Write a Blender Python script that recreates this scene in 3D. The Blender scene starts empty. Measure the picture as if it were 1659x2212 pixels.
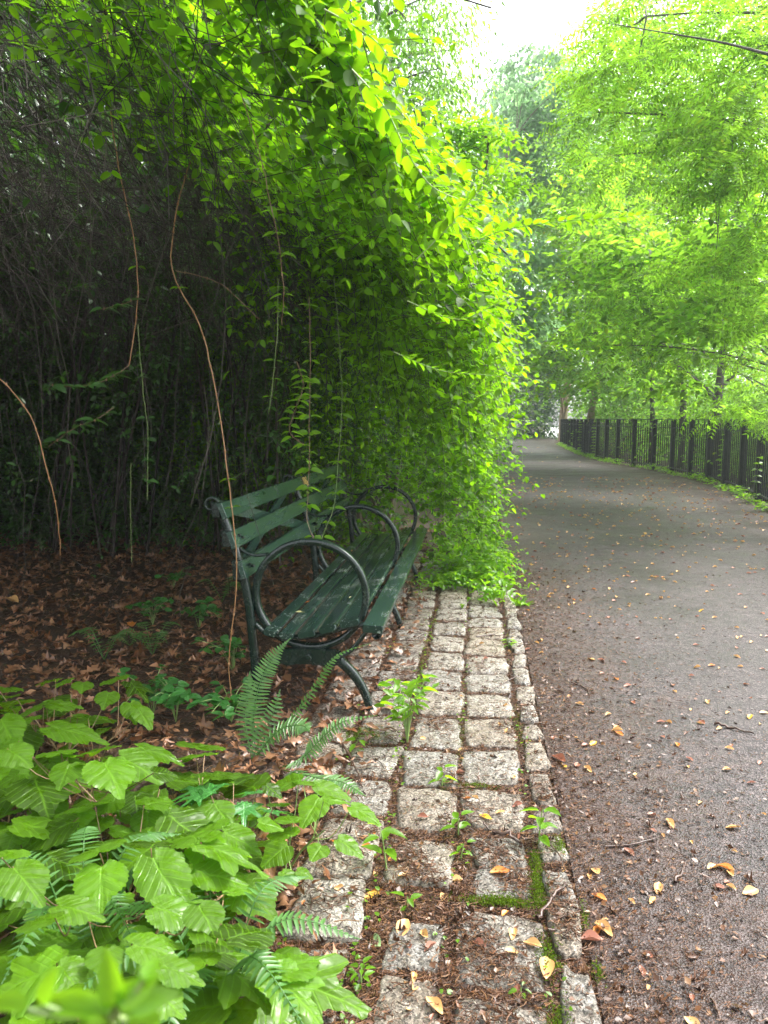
import bpy, math, random
import numpy as np
from mathutils import Vector
sc = bpy.context.scene
col = sc.collection
R = math.radians
rng = np.random.default_rng(7)
random.seed(7)

# ------------------------------------------------------------------ camera, sky, sun, exposure
CAM_H = 1.35; FPX = 1660.0; PITCH = R(6.904); YAW = R(6.8375)
cd = bpy.data.cameras.new("camera"); cam = bpy.data.objects.new("camera", cd); col.objects.link(cam)
cam.location = (0, 0, CAM_H); cam.rotation_euler = (R(90) - PITCH, 0, YAW)
cd.sensor_fit = 'VERTICAL'; cd.sensor_height = 36.0; cd.sensor_width = 27.0
cd.lens = 36.0 * FPX / 2212.0; cd.clip_end = 600; cd.clip_start = 0.05
cd.dof.use_dof = True; cd.dof.focus_distance = 3.2; cd.dof.aperture_fstop = 7.5
sc.camera = cam
w = bpy.data.worlds.new("World"); sc.world = w; w.use_nodes = True
nt = w.node_tree; bg = nt.nodes['Background']
sky = nt.nodes.new('ShaderNodeTexSky'); sky.sky_type = 'NISHITA'; sky.sun_disc = False
SUN_EL, SUN_AZ = R(54), R(58)
sky.sun_elevation = SUN_EL; sky.sun_rotation = SUN_AZ; sky.dust_density = 4.0; sky.air_density = 1.0
hs = nt.nodes.new('ShaderNodeHueSaturation'); hs.inputs['Saturation'].default_value = 0.22
nt.links.new(sky.outputs[0], hs.inputs['Color']); nt.links.new(hs.outputs[0], bg.inputs['Color'])
bg.inputs['Strength'].default_value = 0.15
sd = bpy.data.lights.new("sun", 'SUN'); sd.energy = 1.5; sd.angle = R(25); sd.color = (1, .97, .92)
sun = bpy.data.objects.new("sun", sd); col.objects.link(sun)
sdir = Vector((math.sin(SUN_AZ) * math.cos(SUN_EL), math.cos(SUN_AZ) * math.cos(SUN_EL), math.sin(SUN_EL)))
sun.rotation_euler = sdir.to_track_quat('Z', 'Y').to_euler()
sc.view_settings.view_transform = 'Standard'; sc.view_settings.look = 'None'
sc.view_settings.exposure = 2.3; sc.view_settings.gamma = 1.0
sc.render.engine = 'CYCLES'; sc.cycles.use_denoising = True
sc.cycles.max_bounces = 10; sc.cycles.diffuse_bounces = 5; sc.cycles.glossy_bounces = 3
sc.cycles.transmission_bounces = 8; sc.cycles.volume_bounces = 1

# camera maths used to find where in the place a thing seen in the photo stands
_fw = np.array([-math.sin(YAW) * math.cos(PITCH), math.cos(YAW) * math.cos(PITCH), -math.sin(PITCH)])
_rt = np.array([math.cos(YAW), math.sin(YAW), 0.0]); _up = np.cross(_rt, _fw); _C = np.array([0, 0, CAM_H])
def _ray(x, y): return _fw + _rt * (x - 829.5) / FPX - _up * (y - 1106.0) / FPX
def ground(x, y, z=0.0):
    d = _ray(x, y); return _C + d * (z - CAM_H) / d[2]
def spot(x, y, Y):
    d = _ray(x, y); return _C + d * Y / d[1]

# ------------------------------------------------------------------ materials
def newmat(name):
    m = bpy.data.materials.new(name); m.use_nodes = True
    n = m.node_tree; return m, n, n.nodes['Principled BSDF'], n.nodes['Material Output']
def N(n, t, **kw):
    x = n.nodes.new(t)
    for k, v in kw.items():
        if k in x.inputs.keys(): x.inputs[k].default_value = v
        else: setattr(x, k, v)
    return x
def ramp(n, fac, stops):
    r = n.nodes.new('ShaderNodeValToRGB'); e = r.color_ramp.elements
    while len(e) < len(stops): e.new(0.5)
    for i, (p, c) in enumerate(stops):
        e[i].position = p; e[i].color = (*c, 1) if len(c) == 3 else c
    n.links.new(fac, r.inputs[0]); return r
def mixc(n, fac, a, b, mode='MIX'):
    m = n.nodes.new('ShaderNodeMix'); m.data_type = 'RGBA'; m.blend_type = mode
    for i, v in ((0, fac), (6, a), (7, b)):
        if hasattr(v, 'is_linked'): n.links.new(v, m.inputs[i])
        else: m.inputs[i].default_value = v if i == 0 else ((*v, 1) if len(v) == 3 else v)
    return m.outputs[2]
def leafmat(name, base, trans, mixf=0.5, rough=0.35, var=0.35, yellow=(.25, .3, .02), yf=0.0, veins=False, spec=0.5):
    m, n, p, out = newmat(name)
    geo = n.nodes.new('ShaderNodeNewGeometry')
    rr = geo.outputs['Random Per Island']
    mul = ramp(n, rr, [(0, (1 - var,) * 3), (1, (1 + var,) * 3)])
    b = mixc(n, 1.0, base, mul.outputs[0], 'MULTIPLY'); t = mixc(n, 1.0, trans, mul.outputs[0], 'MULTIPLY')
    if yf > 0:
        wn = n.nodes.new('ShaderNodeTexWhiteNoise'); wn.noise_dimensions = '1D'; n.links.new(rr, wn.inputs['W'])
        yr = ramp(n, wn.outputs['Value'], [(1 - yf - .01, (0, 0, 0)), (1 - yf + .08, (1, 1, 1))])
        b = mixc(n, yr.outputs[0], b, tuple(c * .5 for c in yellow)); t = mixc(n, yr.outputs[0], t, yellow)
    tc = n.nodes.new('ShaderNodeTexCoord')
    if veins:
        uv = n.nodes.new('ShaderNodeUVMap'); sp = n.nodes.new('ShaderNodeSeparateXYZ'); n.links.new(uv.outputs[0], sp.inputs[0])
        def M(op, a, b_=None):
            q = n.nodes.new('ShaderNodeMath'); q.operation = op
            for i, v in ((0, a), (1, b_)):
                if v is None: continue
                if hasattr(v, 'is_linked'): n.links.new(v, q.inputs[i])
                else: q.inputs[i].default_value = v
            return q.outputs[0]
        ax = M('ABSOLUTE', M('SUBTRACT', sp.outputs[0], .5))
        # side veins run outwards and forwards from the midrib
        ph = M('SUBTRACT', sp.outputs[1], M('MULTIPLY', M('POWER', ax, 0.85), .75))
        tri = M('ABSOLUTE', M('SUBTRACT', M('FRACT', M('MULTIPLY', ph, 7.0)), .5))
        sv = M('SUBTRACT', 1.0, M('MULTIPLY', tri, 9.0)); sv = M('MAXIMUM', sv, 0.0)
        mv = M('MAXIMUM', M('SUBTRACT', 1.0, M('MULTIPLY', ax, 45.0)), 0.0)
        v = M('MAXIMUM', sv, mv)
        b = mixc(n, M('MULTIPLY', v, .7), b, tuple(min(1, c * 2.4) for c in base))
        t = mixc(n, M('MULTIPLY', v, .4), t, tuple(c * 1.35 for c in trans))
        bulge = M('POWER', M('MULTIPLY', tri, 2.0), .6)
        nz = N(n, 'ShaderNodeTexNoise', Scale=55.0, Detail=2.0); n.links.new(tc.outputs['Object'], nz.inputs['Vector'])
        hh = M('ADD', M('MULTIPLY', M('SUBTRACT', 1.0, v), .5), M('MULTIPLY', nz.outputs[0], .8))
        bp = N(n, 'ShaderNodeBump', Strength=.55, Distance=.004); n.links.new(hh, bp.inputs['Height']); n.links.new(bp.outputs[0], p.inputs['Normal'])
        # rain film: drops as small dark-edged spots, glossy patches
        wz = N(n, 'ShaderNodeTexNoise', Scale=30.0, Detail=3.0); n.links.new(tc.outputs['Object'], wz.inputs['Vector'])
        rg = ramp(n, wz.outputs[0], [(.45, (rough + .22,) * 3), (.62, (.22,) * 3)]); n.links.new(rg.outputs[0], p.inputs['Roughness'])
        blot = ramp(n, nz.outputs[0], [(.55, (0, 0, 0)), (.64, (1, 1, 1))])
        b = mixc(n, M('MULTIPLY', blot.outputs[0], .3), b, tuple(c * .5 for c in base))
    else:
        p.inputs['Roughness'].default_value = rough
    p.inputs['Specular IOR Level'].default_value = spec
    n.links.new(b, p.inputs['Base Color'])
    tr = n.nodes.new('ShaderNodeBsdfTranslucent'); n.links.new(t, tr.inputs['Color'])
    mx = n.nodes.new('ShaderNodeMixShader'); mx.inputs[0].default_value = mixf
    n.links.new(p.outputs[0], mx.inputs[1]); n.links.new(tr.outputs[0], mx.inputs[2]); n.links.new(mx.outputs[0], out.inputs[0])
    return m
def plain(name, c, rough=.6, var=0.0, nscale=20, c2=None, bump=0.0, bscale=80, metallic=0, spec=.5, dist=.003):
    m, n, p, out = newmat(name)
    tc = n.nodes.new('ShaderNodeTexCoord')
    nz = N(n, 'ShaderNodeTexNoise', Scale=float(nscale), Detail=5.0); n.links.new(tc.outputs['Object'], nz.inputs['Vector'])
    r = ramp(n, nz.outputs[0], [(.35, c), (.68, c2 or tuple(x * 1.25 for x in c))])
    cc = r.outputs[0]
    if var > 0:
        geo = n.nodes.new('ShaderNodeNewGeometry')
        mul = ramp(n, geo.outputs['Random Per Island'], [(0, (1 - var,) * 3), (1, (1 + var,) * 3)])
        cc = mixc(n, 1.0, cc, mul.outputs[0], 'MULTIPLY')
    n.links.new(cc, p.inputs['Base Color']); p.inputs['Roughness'].default_value = rough; p.inputs['Metallic'].default_value = metallic
    p.inputs['Specular IOR Level'].default_value = spec
    if bump:
        b2 = N(n, 'ShaderNodeTexNoise', Scale=float(bscale), Detail=4.0); n.links.new(tc.outputs['Object'], b2.inputs['Vector'])
        bp = N(n, 'ShaderNodeBump', Strength=bump, Distance=dist); n.links.new(b2.outputs[0], bp.inputs['Height']); n.links.new(bp.outputs[0], p.inputs['Normal'])
    return m

M_ = {}
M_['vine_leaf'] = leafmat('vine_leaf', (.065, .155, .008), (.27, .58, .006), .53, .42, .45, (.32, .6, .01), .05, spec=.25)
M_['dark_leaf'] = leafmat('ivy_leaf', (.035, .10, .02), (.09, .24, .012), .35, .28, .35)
M_['locust_leaf'] = leafmat('locust_leaf', (.08, .17, .02), (.33, .62, .035), .55, .5, .5, (.42, .55, .03), .05, spec=.15)
M_['maple_leaf'] = leafmat('woodland_leaf', (.08, .16, .03), (.31, .60, .06), .5, .5, .5, (.55, .6, .04), .05, spec=.15)
M_['blue_leaf'] = leafmat('grey_green_leaf', (.11, .21, .09), (.32, .56, .22), .55, .5, .25, spec=.3)
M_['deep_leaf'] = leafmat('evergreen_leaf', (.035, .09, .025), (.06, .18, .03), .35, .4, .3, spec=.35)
M_['big_leaf'] = leafmat('broad_leaf', (.06, .135, .006), (.20, .41, .006), .42, .36, .55, veins=True, spec=.3)
M_['gloss_leaf'] = leafmat('maple_seedling_leaf', (.04, .15, .03), (.12, .38, .025), .3, .25, .15, veins=True, spec=.6)
M_['lime_leaf'] = leafmat('young_leaf', (.09, .21, .012), (.34, .66, .012), .5, .35, .2)
M_['fern'] = leafmat('fern_frond', (.08, .18, .05), (.18, .42, .07), .4, .35, .2)
M_['moss'] = leafmat('moss', (.07, .12, .008), (.16, .26, .01), .35, .8, .4, spec=.1)
M_['yellow_leaf'] = leafmat('fallen_leaf_yellow', (.55, .27, .08), (.5, .25, .05), .2, .4, .35, (.75, .42, .03), .3)
M_['brown_leaf'] = leafmat('dead_leaf_brown', (.23, .115, .06), (.10, .035, .012), .15, .38, .6, (.26, .10, .035), .22)
M_['debris'] = leafmat('plant_debris', (.085, .036, .015), (.05, .02, .01), .08, .42, .7, (.36, .18, .07), .16)
M_['bark'] = plain('bark_brown', (.06, .045, .032), .85, 0, 9, (.14, .11, .08), .8, 30, dist=.02)
M_['tan_bark'] = plain('bark_tan', (.22, .15, .09), .85, 0, 6, (.34, .25, .17), .8, 25, dist=.02)
M_['dark_bark'] = plain('bark_dark', (.05, .042, .034), .8, 0, 9, (.10, .085, .07), .8, 30, dist=.02)
M_['twig'] = plain('twig', (.035, .028, .025), .6, .8, 14, (.07, .06, .05), spec=.2)
M_['dead_twig'] = plain('fallen_twig', (.035, .02, .015), .4, .3, 30, (.09, .05, .035), .5, 120)
M_['orange_stem'] = plain('vine_stem_orange', (.22, .10, .035), .5, .2, 30, (.34, .19, .09))
M_['green_stem'] = plain('stem_green', (.16, .26, .07), .5, .2, 20, (.24, .30, .10))
M_['brown_stem'] = plain('stem_brown', (.17, .10, .05), .55, .3, 20, (.24, .16, .09))

# ------------------------------------------------------------------ mesh helpers
def tag(o, label=None, cat=None, group=None, kind=None):
    if label: o['label'] = label
    if cat: o['category'] = cat
    if group: o['group'] = group
    if kind: o['kind'] = kind
    return o
def empty(name, loc=(0, 0, 0), label=None, cat=None, group=None):
    o = bpy.data.objects.new(name, None); o.location = loc; o.empty_display_size = .1; col.objects.link(o)
    return tag(o, label, cat, group)
def build(name, V, F, mat, parent=None, smooth=True, uv=None):
    """F: list of int arrays (n,3) / (n,4); vertices in world space, moved to the parent's frame"""
    V = np.asarray(V, dtype=np.float64).reshape(-1, 3)
    pp = parent
    while pp is not None: V = V - np.array(pp.location); pp = pp.parent
    F = [np.asarray(f, dtype=np.int32) for f in (F if isinstance(F, list) else [F]) if len(f)]
    me = bpy.data.meshes.new(name)
    li = np.concatenate([f.ravel() for f in F]); tot = np.concatenate([np.full(len(f), f.shape[1], np.int32) for f in F])
    st = np.concatenate([[0], np.cumsum(tot)[:-1]]).astype(np.int32)
    me.vertices.add(len(V)); me.vertices.foreach_set('co', V.astype(np.float32).ravel())
    me.loops.add(len(li)); me.loops.foreach_set('vertex_index', li)
    me.polygons.add(len(tot)); me.polygons.foreach_set('loop_start', st)
    try: me.polygons.foreach_set('loop_total', tot)
    except Exception: pass
    me.polygons.foreach_set('use_smooth', np.full(len(tot), smooth))
    if uv is not None:
        u = me.uv_layers.new(name='UVMap'); u.data.foreach_set('uv', np.asarray(uv, np.float32)[li].ravel())
    me.update(calc_edges=True); me.validate()
    if mat: me.materials.append(mat)
    o = bpy.data.objects.new(name, me); col.objects.link(o)
    if parent is not None: o.parent = parent
    return o
class Acc:
    def __init__(s): s.V = []; s.T = []; s.Q = []; s.U = []; s.n = 0
    def add(s, V, F, uv=None):
        V = np.asarray(V, float).reshape(-1, 3)
        for f in (F if isinstance(F, list) else [F]):
            f = np.asarray(f, int)
            if len(f) == 0: continue
            (s.T if f.shape[1] == 3 else s.Q).append(f + s.n)
        s.V.append(V); s.U.append(uv if uv is not None else np.zeros((len(V), 2))); s.n += len(V)
    def make(s, name, mat, parent=None, smooth=True, uv=False):
        if not s.n: return None
        F = []
        if s.T: F.append(np.concatenate(s.T))
        if s.Q: F.append(np.concatenate(s.Q))
        return build(name, np.concatenate(s.V), F, mat, parent, smooth, np.concatenate(s.U) if uv else None)
def norm(v): return v / np.maximum(np.linalg.norm(v, axis=-1, keepdims=True), 1e-9)
def tubes(P, rad, sides=4):
    """P (n,m,3), rad (n,m) -> verts, quads"""
    P = np.asarray(P, float)
    if P.ndim == 2: P = P[None]
    n, m, _ = P.shape; rad = np.broadcast_to(np.asarray(rad, float), (n, m))
    T = np.gradient(P, axis=1); T = norm(T)
    ref = np.where(np.abs(T[:, :1, 2:3]) > .9, np.array([[[1., 0, 0]]]), np.array([[[0., 0, 1]]]))
    A = norm(np.cross(T, np.broadcast_to(ref, T.shape))); B = np.cross(T, A)
    a = np.linspace(0, 2 * np.pi, sides, endpoint=False)
    V = P[:, :, None] + rad[:, :, None, None] * (A[:, :, None] * np.cos(a)[None, None, :, None] + B[:, :, None] * np.sin(a)[None, None, :, None])
    idx = np.arange(n * m * sides).reshape(n, m, sides)
    q = np.stack([idx[:, :-1], np.roll(idx[:, :-1], -1, 2), np.roll(idx[:, 1:], -1, 2), idx[:, 1:]], -1).reshape(-1, 4)
    return V.reshape(-1, 3), q
def smooth_path(pts, m=16):
    pts = np.asarray(pts, float); k = len(pts)
    t = np.linspace(0, k - 1, m); out = []
    for x in t:
        i = min(int(x), k - 2); f = x - i
        p0, p1, p2, p3 = pts[max(i - 1, 0)], pts[i], pts[i + 1], pts[min(i + 2, k - 1)]
        out.append(.5 * ((2 * p1) + (-p0 + p2) * f + (2 * p0 - 5 * p1 + 4 * p2 - p3) * f * f + (-p0 + 3 * p1 - 3 * p2 + p3) * f ** 3))
    return np.array(out)
# leaf templates: (verts: across, along, up), tris
def ovate(side, mid, fold=.12, droop=.15):
    s = np.array(side); k = len(side); V = [(0, 0, 0)]
    for t in mid: V.append((0, t, 0))
    V.append((0, 1, 0)); nm = len(V); F = []
    for sg in (-1, 1):
        b = len(V)
        for (x, t) in side: V.append((sg * x, t, fold * x * 2))
        ms = list(range(0, nm)); L = list(range(b, b + k))
        f = [(0, ms[1], L[0])]
        for i in range(k - 1): f += [(L[i], ms[i + 1], L[i + 1]), (ms[i + 1], ms[i + 2], L[i + 1])]
        f += [(L[-1], ms[k], ms[-1])] if ms[k] != ms[-1] else []
        if sg < 0: f = [x[::-1] for x in f]
        F += f
    V = np.array(V, float); V[:, 2] -= droop * V[:, 1] ** 2
    return V, np.array(F)
LEAF = ovate([(.36, .12), (.5, .38), (.33, .72)], [.3, .55, .8])
ROUND = ovate([(.42, .14), (.5, .42), (.36, .72)], [.3, .55, .8], .1, .1)
KITE = (np.array([(0, 0, 0), (-.5, .4, .08), (.5, .4, .08), (0, 1, -.08)], float), np.array([(0, 3, 1), (0, 2, 3)]))
def frond_template(pairs=7, ll=.27, lw=.035):
    V = []; F = []
    for i in range(pairs):
        t = .12 + .86 * i / (pairs - 1); L = ll * math.sin(math.pi * (.25 + .65 * (i + .5) / pairs)) ** .7
        for sg in (-1, 1):
            b = len(V); d = -.12 * t * t
            V += [(0, t, d), (sg * L * .5, t + .015 - lw / 2, d - .02), (sg * L * .5, t + .065 + lw / 2, d - .02), (sg * L, t + .1, d - .08)]
            F += [(b, b + 1, b + 3), (b, b + 3, b + 2)] if sg > 0 else [(b, b + 3, b + 1), (b, b + 2, b + 3)]
    return np.array(V, float), np.array(F)
FROND = frond_template()
def leaves(P, D, Nn, L, W, tmpl):
    """P base, D direction, Nn rough normal (n,3); L, W (n,)"""
    P = np.asarray(P, float); D = norm(np.asarray(D, float)); S = norm(np.cross(D, np.asarray(Nn, float))); U = np.cross(S, D)
    L = np.broadcast_to(np.asarray(L, float), (len(P),)); W = np.broadcast_to(np.asarray(W, float), (len(P),))
    tv, tf = tmpl
    V = P[:, None] + S[:, None] * (tv[None, :, 0:1] * W[:, None, None]) + D[:, None] * (tv[None, :, 1:2] * L[:, None, None]) + U[:, None] * (tv[None, :, 2:3] * L[:, None, None])
    F = (tf[None] + (np.arange(len(P)) * len(tv))[:, None, None]).reshape(-1, 3)
    return V.reshape(-1, 3), F
def rdir(n, z0=-1, z1=1):
    z = rng.uniform(z0, z1, n); a = rng.uniform(0, 2 * np.pi, n); r = np.sqrt(1 - z * z)
    return np.stack([r * np.cos(a), r * np.sin(a), z], 1)
def sprays(P, D, length, nl, leafL, sag=.35, wig=.1, asp=.62, m=6):
    """leafy shoots: stems from P along D, opposite leaves. returns (stem paths), leaf arrays"""
    n = len(P); D = norm(D); t = np.linspace(0, 1, m)
    length = np.broadcast_to(length, (n,))
    wob = rng.normal(0, wig, (n, 3))
    path = lambda tt: P[:, None] + D[:, None] * (length[:, None] * tt[None])[..., None] + np.array([0, 0, -1.])[None, None] * (sag * length[:, None] * tt[None] ** 2)[..., None] + wob[:, None] * (length[:, None] * (tt[None] * (1 - tt[None])))[..., None]
    stems = path(t)
    tl = np.linspace(.12, 1.0, nl); B = path(tl); Tn = norm(np.gradient(B, axis=1))
    S = norm(np.cross(Tn, np.array([0, 0, 1.])) + rng.normal(0, .2, Tn.shape))
    out = []
    for sg in (-1, 1):
        Dl = norm(Tn * .55 + sg * S + rng.normal(0, .35, Tn.shape) + np.array([0, 0, -.15]))
        Nn = np.array([0, 0, 1.]) + rng.normal(0, .38, Tn.shape)
        sz = leafL * rng.uniform(.6, 1.2, (n, nl)) * (1.05 - .4 * tl[None])
        out.append((B.reshape(-1, 3), Dl.reshape(-1, 3), Nn.reshape(-1, 3), sz.ravel()))
    LP, LD, LN, LS = (np.concatenate([a[i] for a in out]) for i in range(4))
    return stems, LP, LD, LN, LS

# ------------------------------------------------------------------ ground, path
def ground_sheet(name, poly, mat, z, cell=None):
    return build(name, [(x, y, z) for x, y in poly], [np.arange(len(poly))[None]], mat, smooth=False)
def mat_soil():
    m, n, p, out = newmat('woodland_soil'); tc = n.nodes.new('ShaderNodeTexCoord')
    a = N(n, 'ShaderNodeTexNoise', Scale=6.0, Detail=8.0, Roughness=.7); n.links.new(tc.outputs['Object'], a.inputs['Vector'])
    b = N(n, 'ShaderNodeTexVoronoi', Scale=60.0); n.links.new(tc.outputs['Object'], b.inputs['Vector'])
    r = ramp(n, a.outputs[0], [(.3, (.022, .014, .009)), (.55, (.05, .026, .014)), (.75, (.085, .042, .022))])
    c = mixc(n, .5, r.outputs[0], b.outputs['Color'], 'OVERLAY'); n.links.new(mixc(n, .8, c, r.outputs[0]), p.inputs['Base Color'])
    p.inputs['Roughness'].default_value = .7
    bp = N(n, 'ShaderNodeBump', Strength=.9, Distance=.01); n.links.new(b.outputs['Distance'], bp.inputs['Height']); n.links.new(bp.outputs[0], p.inputs['Normal'])
    return m
def mat_asphalt():
    m, n, p, out = newmat('wet_asphalt'); tc = n.nodes.new('ShaderNodeTexCoord')
    v = N(n, 'ShaderNodeTexVoronoi', Scale=170.0); n.links.new(tc.outputs['Object'], v.inputs['Vector'])
    wn = ramp(n, v.outputs['Color'], [(.15, (.010, .009, .009)), (.5, (.030, .027, .027)), (.92, (.125, .115, .114))])
    big = N(n, 'ShaderNodeTexNoise', Scale=1.1, Detail=7.0, Roughness=.65); n.links.new(tc.outputs['Object'], big.inputs['Vector'])
    mul = ramp(n, big.outputs[0], [(.32, (.5, .43, .42)), (.5, (.9, .80, .80)), (.7, (1.35, 1.2, 1.22))])
    c = mixc(n, 1.0, wn.outputs[0], mul.outputs[0], 'MULTIPLY')
    mid = N(n, 'ShaderNodeTexNoise', Scale=14.0, Detail=9.0, Roughness=.8); n.links.new(tc.outputs['Object'], mid.inputs['Vector'])
    m2 = ramp(n, mid.outputs[0], [(.36, (.42, .38, .36)), (.5, (.95, .92, .9)), (.64, (1.55, 1.5, 1.48))]); c = mixc(n, 1.0, c, m2.outputs[0], 'MULTIPLY')
    # reddish humus trodden in along both borders of the path
    st = N(n, 'ShaderNodeTexNoise', Scale=3.5, Detail=8.0, Roughness=.75); n.links.new(tc.outputs['Object'], st.inputs['Vector'])
    sp = n.nodes.new('ShaderNodeSeparateXYZ'); n.links.new(tc.outputs['Object'], sp.inputs[0])
    e1 = N(n, 'ShaderNodeMapRange'); n.links.new(sp.outputs[0], e1.inputs[0]); e1.inputs[1].default_value = 1.5; e1.inputs[2].default_value = .3; e1.inputs[3].default_value = 0; e1.inputs[4].default_value = .42
    e2 = N(n, 'ShaderNodeMapRange'); n.links.new(sp.outputs[0], e2.inputs[0]); e2.inputs[1].default_value = 2.3; e2.inputs[2].default_value = 4.3; e2.inputs[3].default_value = 0; e2.inputs[4].default_value = .38
    ad = n.nodes.new('ShaderNodeMath'); ad.operation = 'ADD'; n.links.new(e1.outputs[0], ad.inputs[0]); n.links.new(e2.outputs[0], ad.inputs[1])
    a2 = n.nodes.new('ShaderNodeMath'); a2.operation = 'ADD'; n.links.new(ad.outputs[0], a2.inputs[0]); n.links.new(st.outputs[0], a2.inputs[1])
    k = ramp(n, a2.outputs[0], [(.67, (0, 0, 0)), (1.02, (.7,) * 3)])
    c = mixc(n, k.outputs[0], c, (.055, .028, .018))
    n.links.new(c, p.inputs['Base Color'])
    p.inputs['Specular IOR Level'].default_value = .35
    rr = ramp(n, big.outputs[0], [(.35, (.42,) * 3), (.65, (.68,) * 3)]); n.links.new(rr.outputs[0], p.inputs['Roughness'])
    bp = N(n, 'ShaderNodeBump', Strength=.8, Distance=.004); n.links.new(v.outputs['Distance'], bp.inputs['Height']); n.links.new(bp.outputs[0], p.inputs['Normal'])
    return m
tag(ground_sheet('ground', [(-59, -11), (59, -11), (59, 139), (-59, 139)], mat_soil(), -.012), kind='structure')
FENCE = smooth_path([(3.3, 7.0, 0), (3.85, 9.3, 0), (4.36, 11.7, 0), (4.73, 14, 0), (4.96, 16.3, 0), (5.0, 18.3, 0), (4.83, 20.9, 0), (4.5, 22.8, 0), (4.2, 25, 0), (4.05, 29, 0), (4.2, 35, 0), (4.5, 42.5, 0)], 240)
edge = [(p[0] - .16 - .12 * (p[1] > 12), p[1]) for p in FENCE[::6]]
left = [(.305, -8), (.305, 7), (.33, 12), (.45, 20), (.8, 30), (1.1, 38), (.4, 44), (-9, 49), (-9, 57), (6.6, 57), (5.0, 50)]
poly = left + [(4.5, 46)] + edge[::-1] + [(1.9 + .6, 3), (3.5, -8)]
poly = [(x, y) for x, y in poly]
poly[-2] = (3.0, 4.0)
M_asph = mat_asphalt()
tag(ground_sheet('path', poly, M_asph, 0.0), kind='structure')
M_pale = plain('painted_lit_path', (.42, .41, .39), .6, 0, 3, (.5, .49, .47))  # path running on into bright light, its brightness put into this pale colour
tag(ground_sheet('lit_path_end', [(5.0, 57.1), (6.4, 57.1), (14.5, 130), (11, 130)], M_pale, .0), kind='structure')

# ------------------------------------------------------------------ granite setts and kerb stones
def mat_granite():
    m, n, p, out = newmat('granite'); tc = n.nodes.new('ShaderNodeTexCoord')
    oi = n.nodes.new('ShaderNodeObjectInfo')
    v = N(n, 'ShaderNodeTexVoronoi', Scale=190.0); n.links.new(tc.outputs['Object'], v.inputs['Vector'])
    r = ramp(n, v.outputs['Color'], [(.12, (.06, .056, .05)), (.4, (.25, .24, .22)), (.7, (.42, .40, .37)), (.92, (.62, .60, .56))])
    big = N(n, 'ShaderNodeTexNoise', Scale=14.0, Detail=6.0, Roughness=.7); n.links.new(tc.outputs['Object'], big.inputs['Vector'])
    mul = ramp(n, big.outputs[0], [(.32, (.28, .21, .15)), (.46, (.7, .64, .57)), (.66, (1.1, 1.08, 1.05))])
    c = mixc(n, 1.0, r.outputs[0], mul.outputs[0], 'MULTIPLY')
    ob = ramp(n, oi.outputs['Random'], [(0, (.60, .58, .56)), (.35, (.95, .88, .80)), (.6, (.78, .80, .82)), (1, (1.05, 1.03, 1.0))]); c = mixc(n, 1.0, c, ob.outputs[0], 'MULTIPLY')
    n.links.new(c, p.inputs['Base Color'])
    rr = ramp(n, big.outputs[0], [(.35, (.2,) * 3), (.65, (.5,) * 3)]); n.links.new(rr.outputs[0], p.inputs['Roughness'])
    f = N(n, 'ShaderNodeTexNoise', Scale=38.0, Detail=8.0, Roughness=.72); n.links.new(tc.outputs['Object'], f.inputs['Vector'])
    bp = N(n, 'ShaderNodeBump', Strength=1.0, Distance=.022); n.links.new(f.outputs[0], bp.inputs['Height']); n.links.new(bp.outputs[0], p.inputs['Normal'])
    return m
M_gran = mat_granite()
ORD = ['nearest', 'second nearest', 'third nearest', 'fourth nearest', 'fifth nearest', 'sixth nearest', 'seventh nearest', 'eighth nearest', 'ninth nearest', 'tenth nearest', 'eleventh nearest', 'twelfth nearest', 'thirteenth nearest', 'fourteenth nearest', 'fifteenth nearest', 'sixteenth nearest', 'seventeenth nearest', 'eighteenth nearest', 'nineteenth nearest', 'twentieth nearest'] + ['twenty-%s nearest' % o for o in ('first', 'second', 'third', 'fourth', 'fifth', 'sixth', 'seventh', 'eighth', 'ninth')] + ['thirtieth nearest'] + ['thirty-%s nearest' % o for o in ('first', 'second', 'third', 'fourth', 'fifth', 'sixth', 'seventh', 'eighth', 'ninth')]
STONES = []
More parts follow.
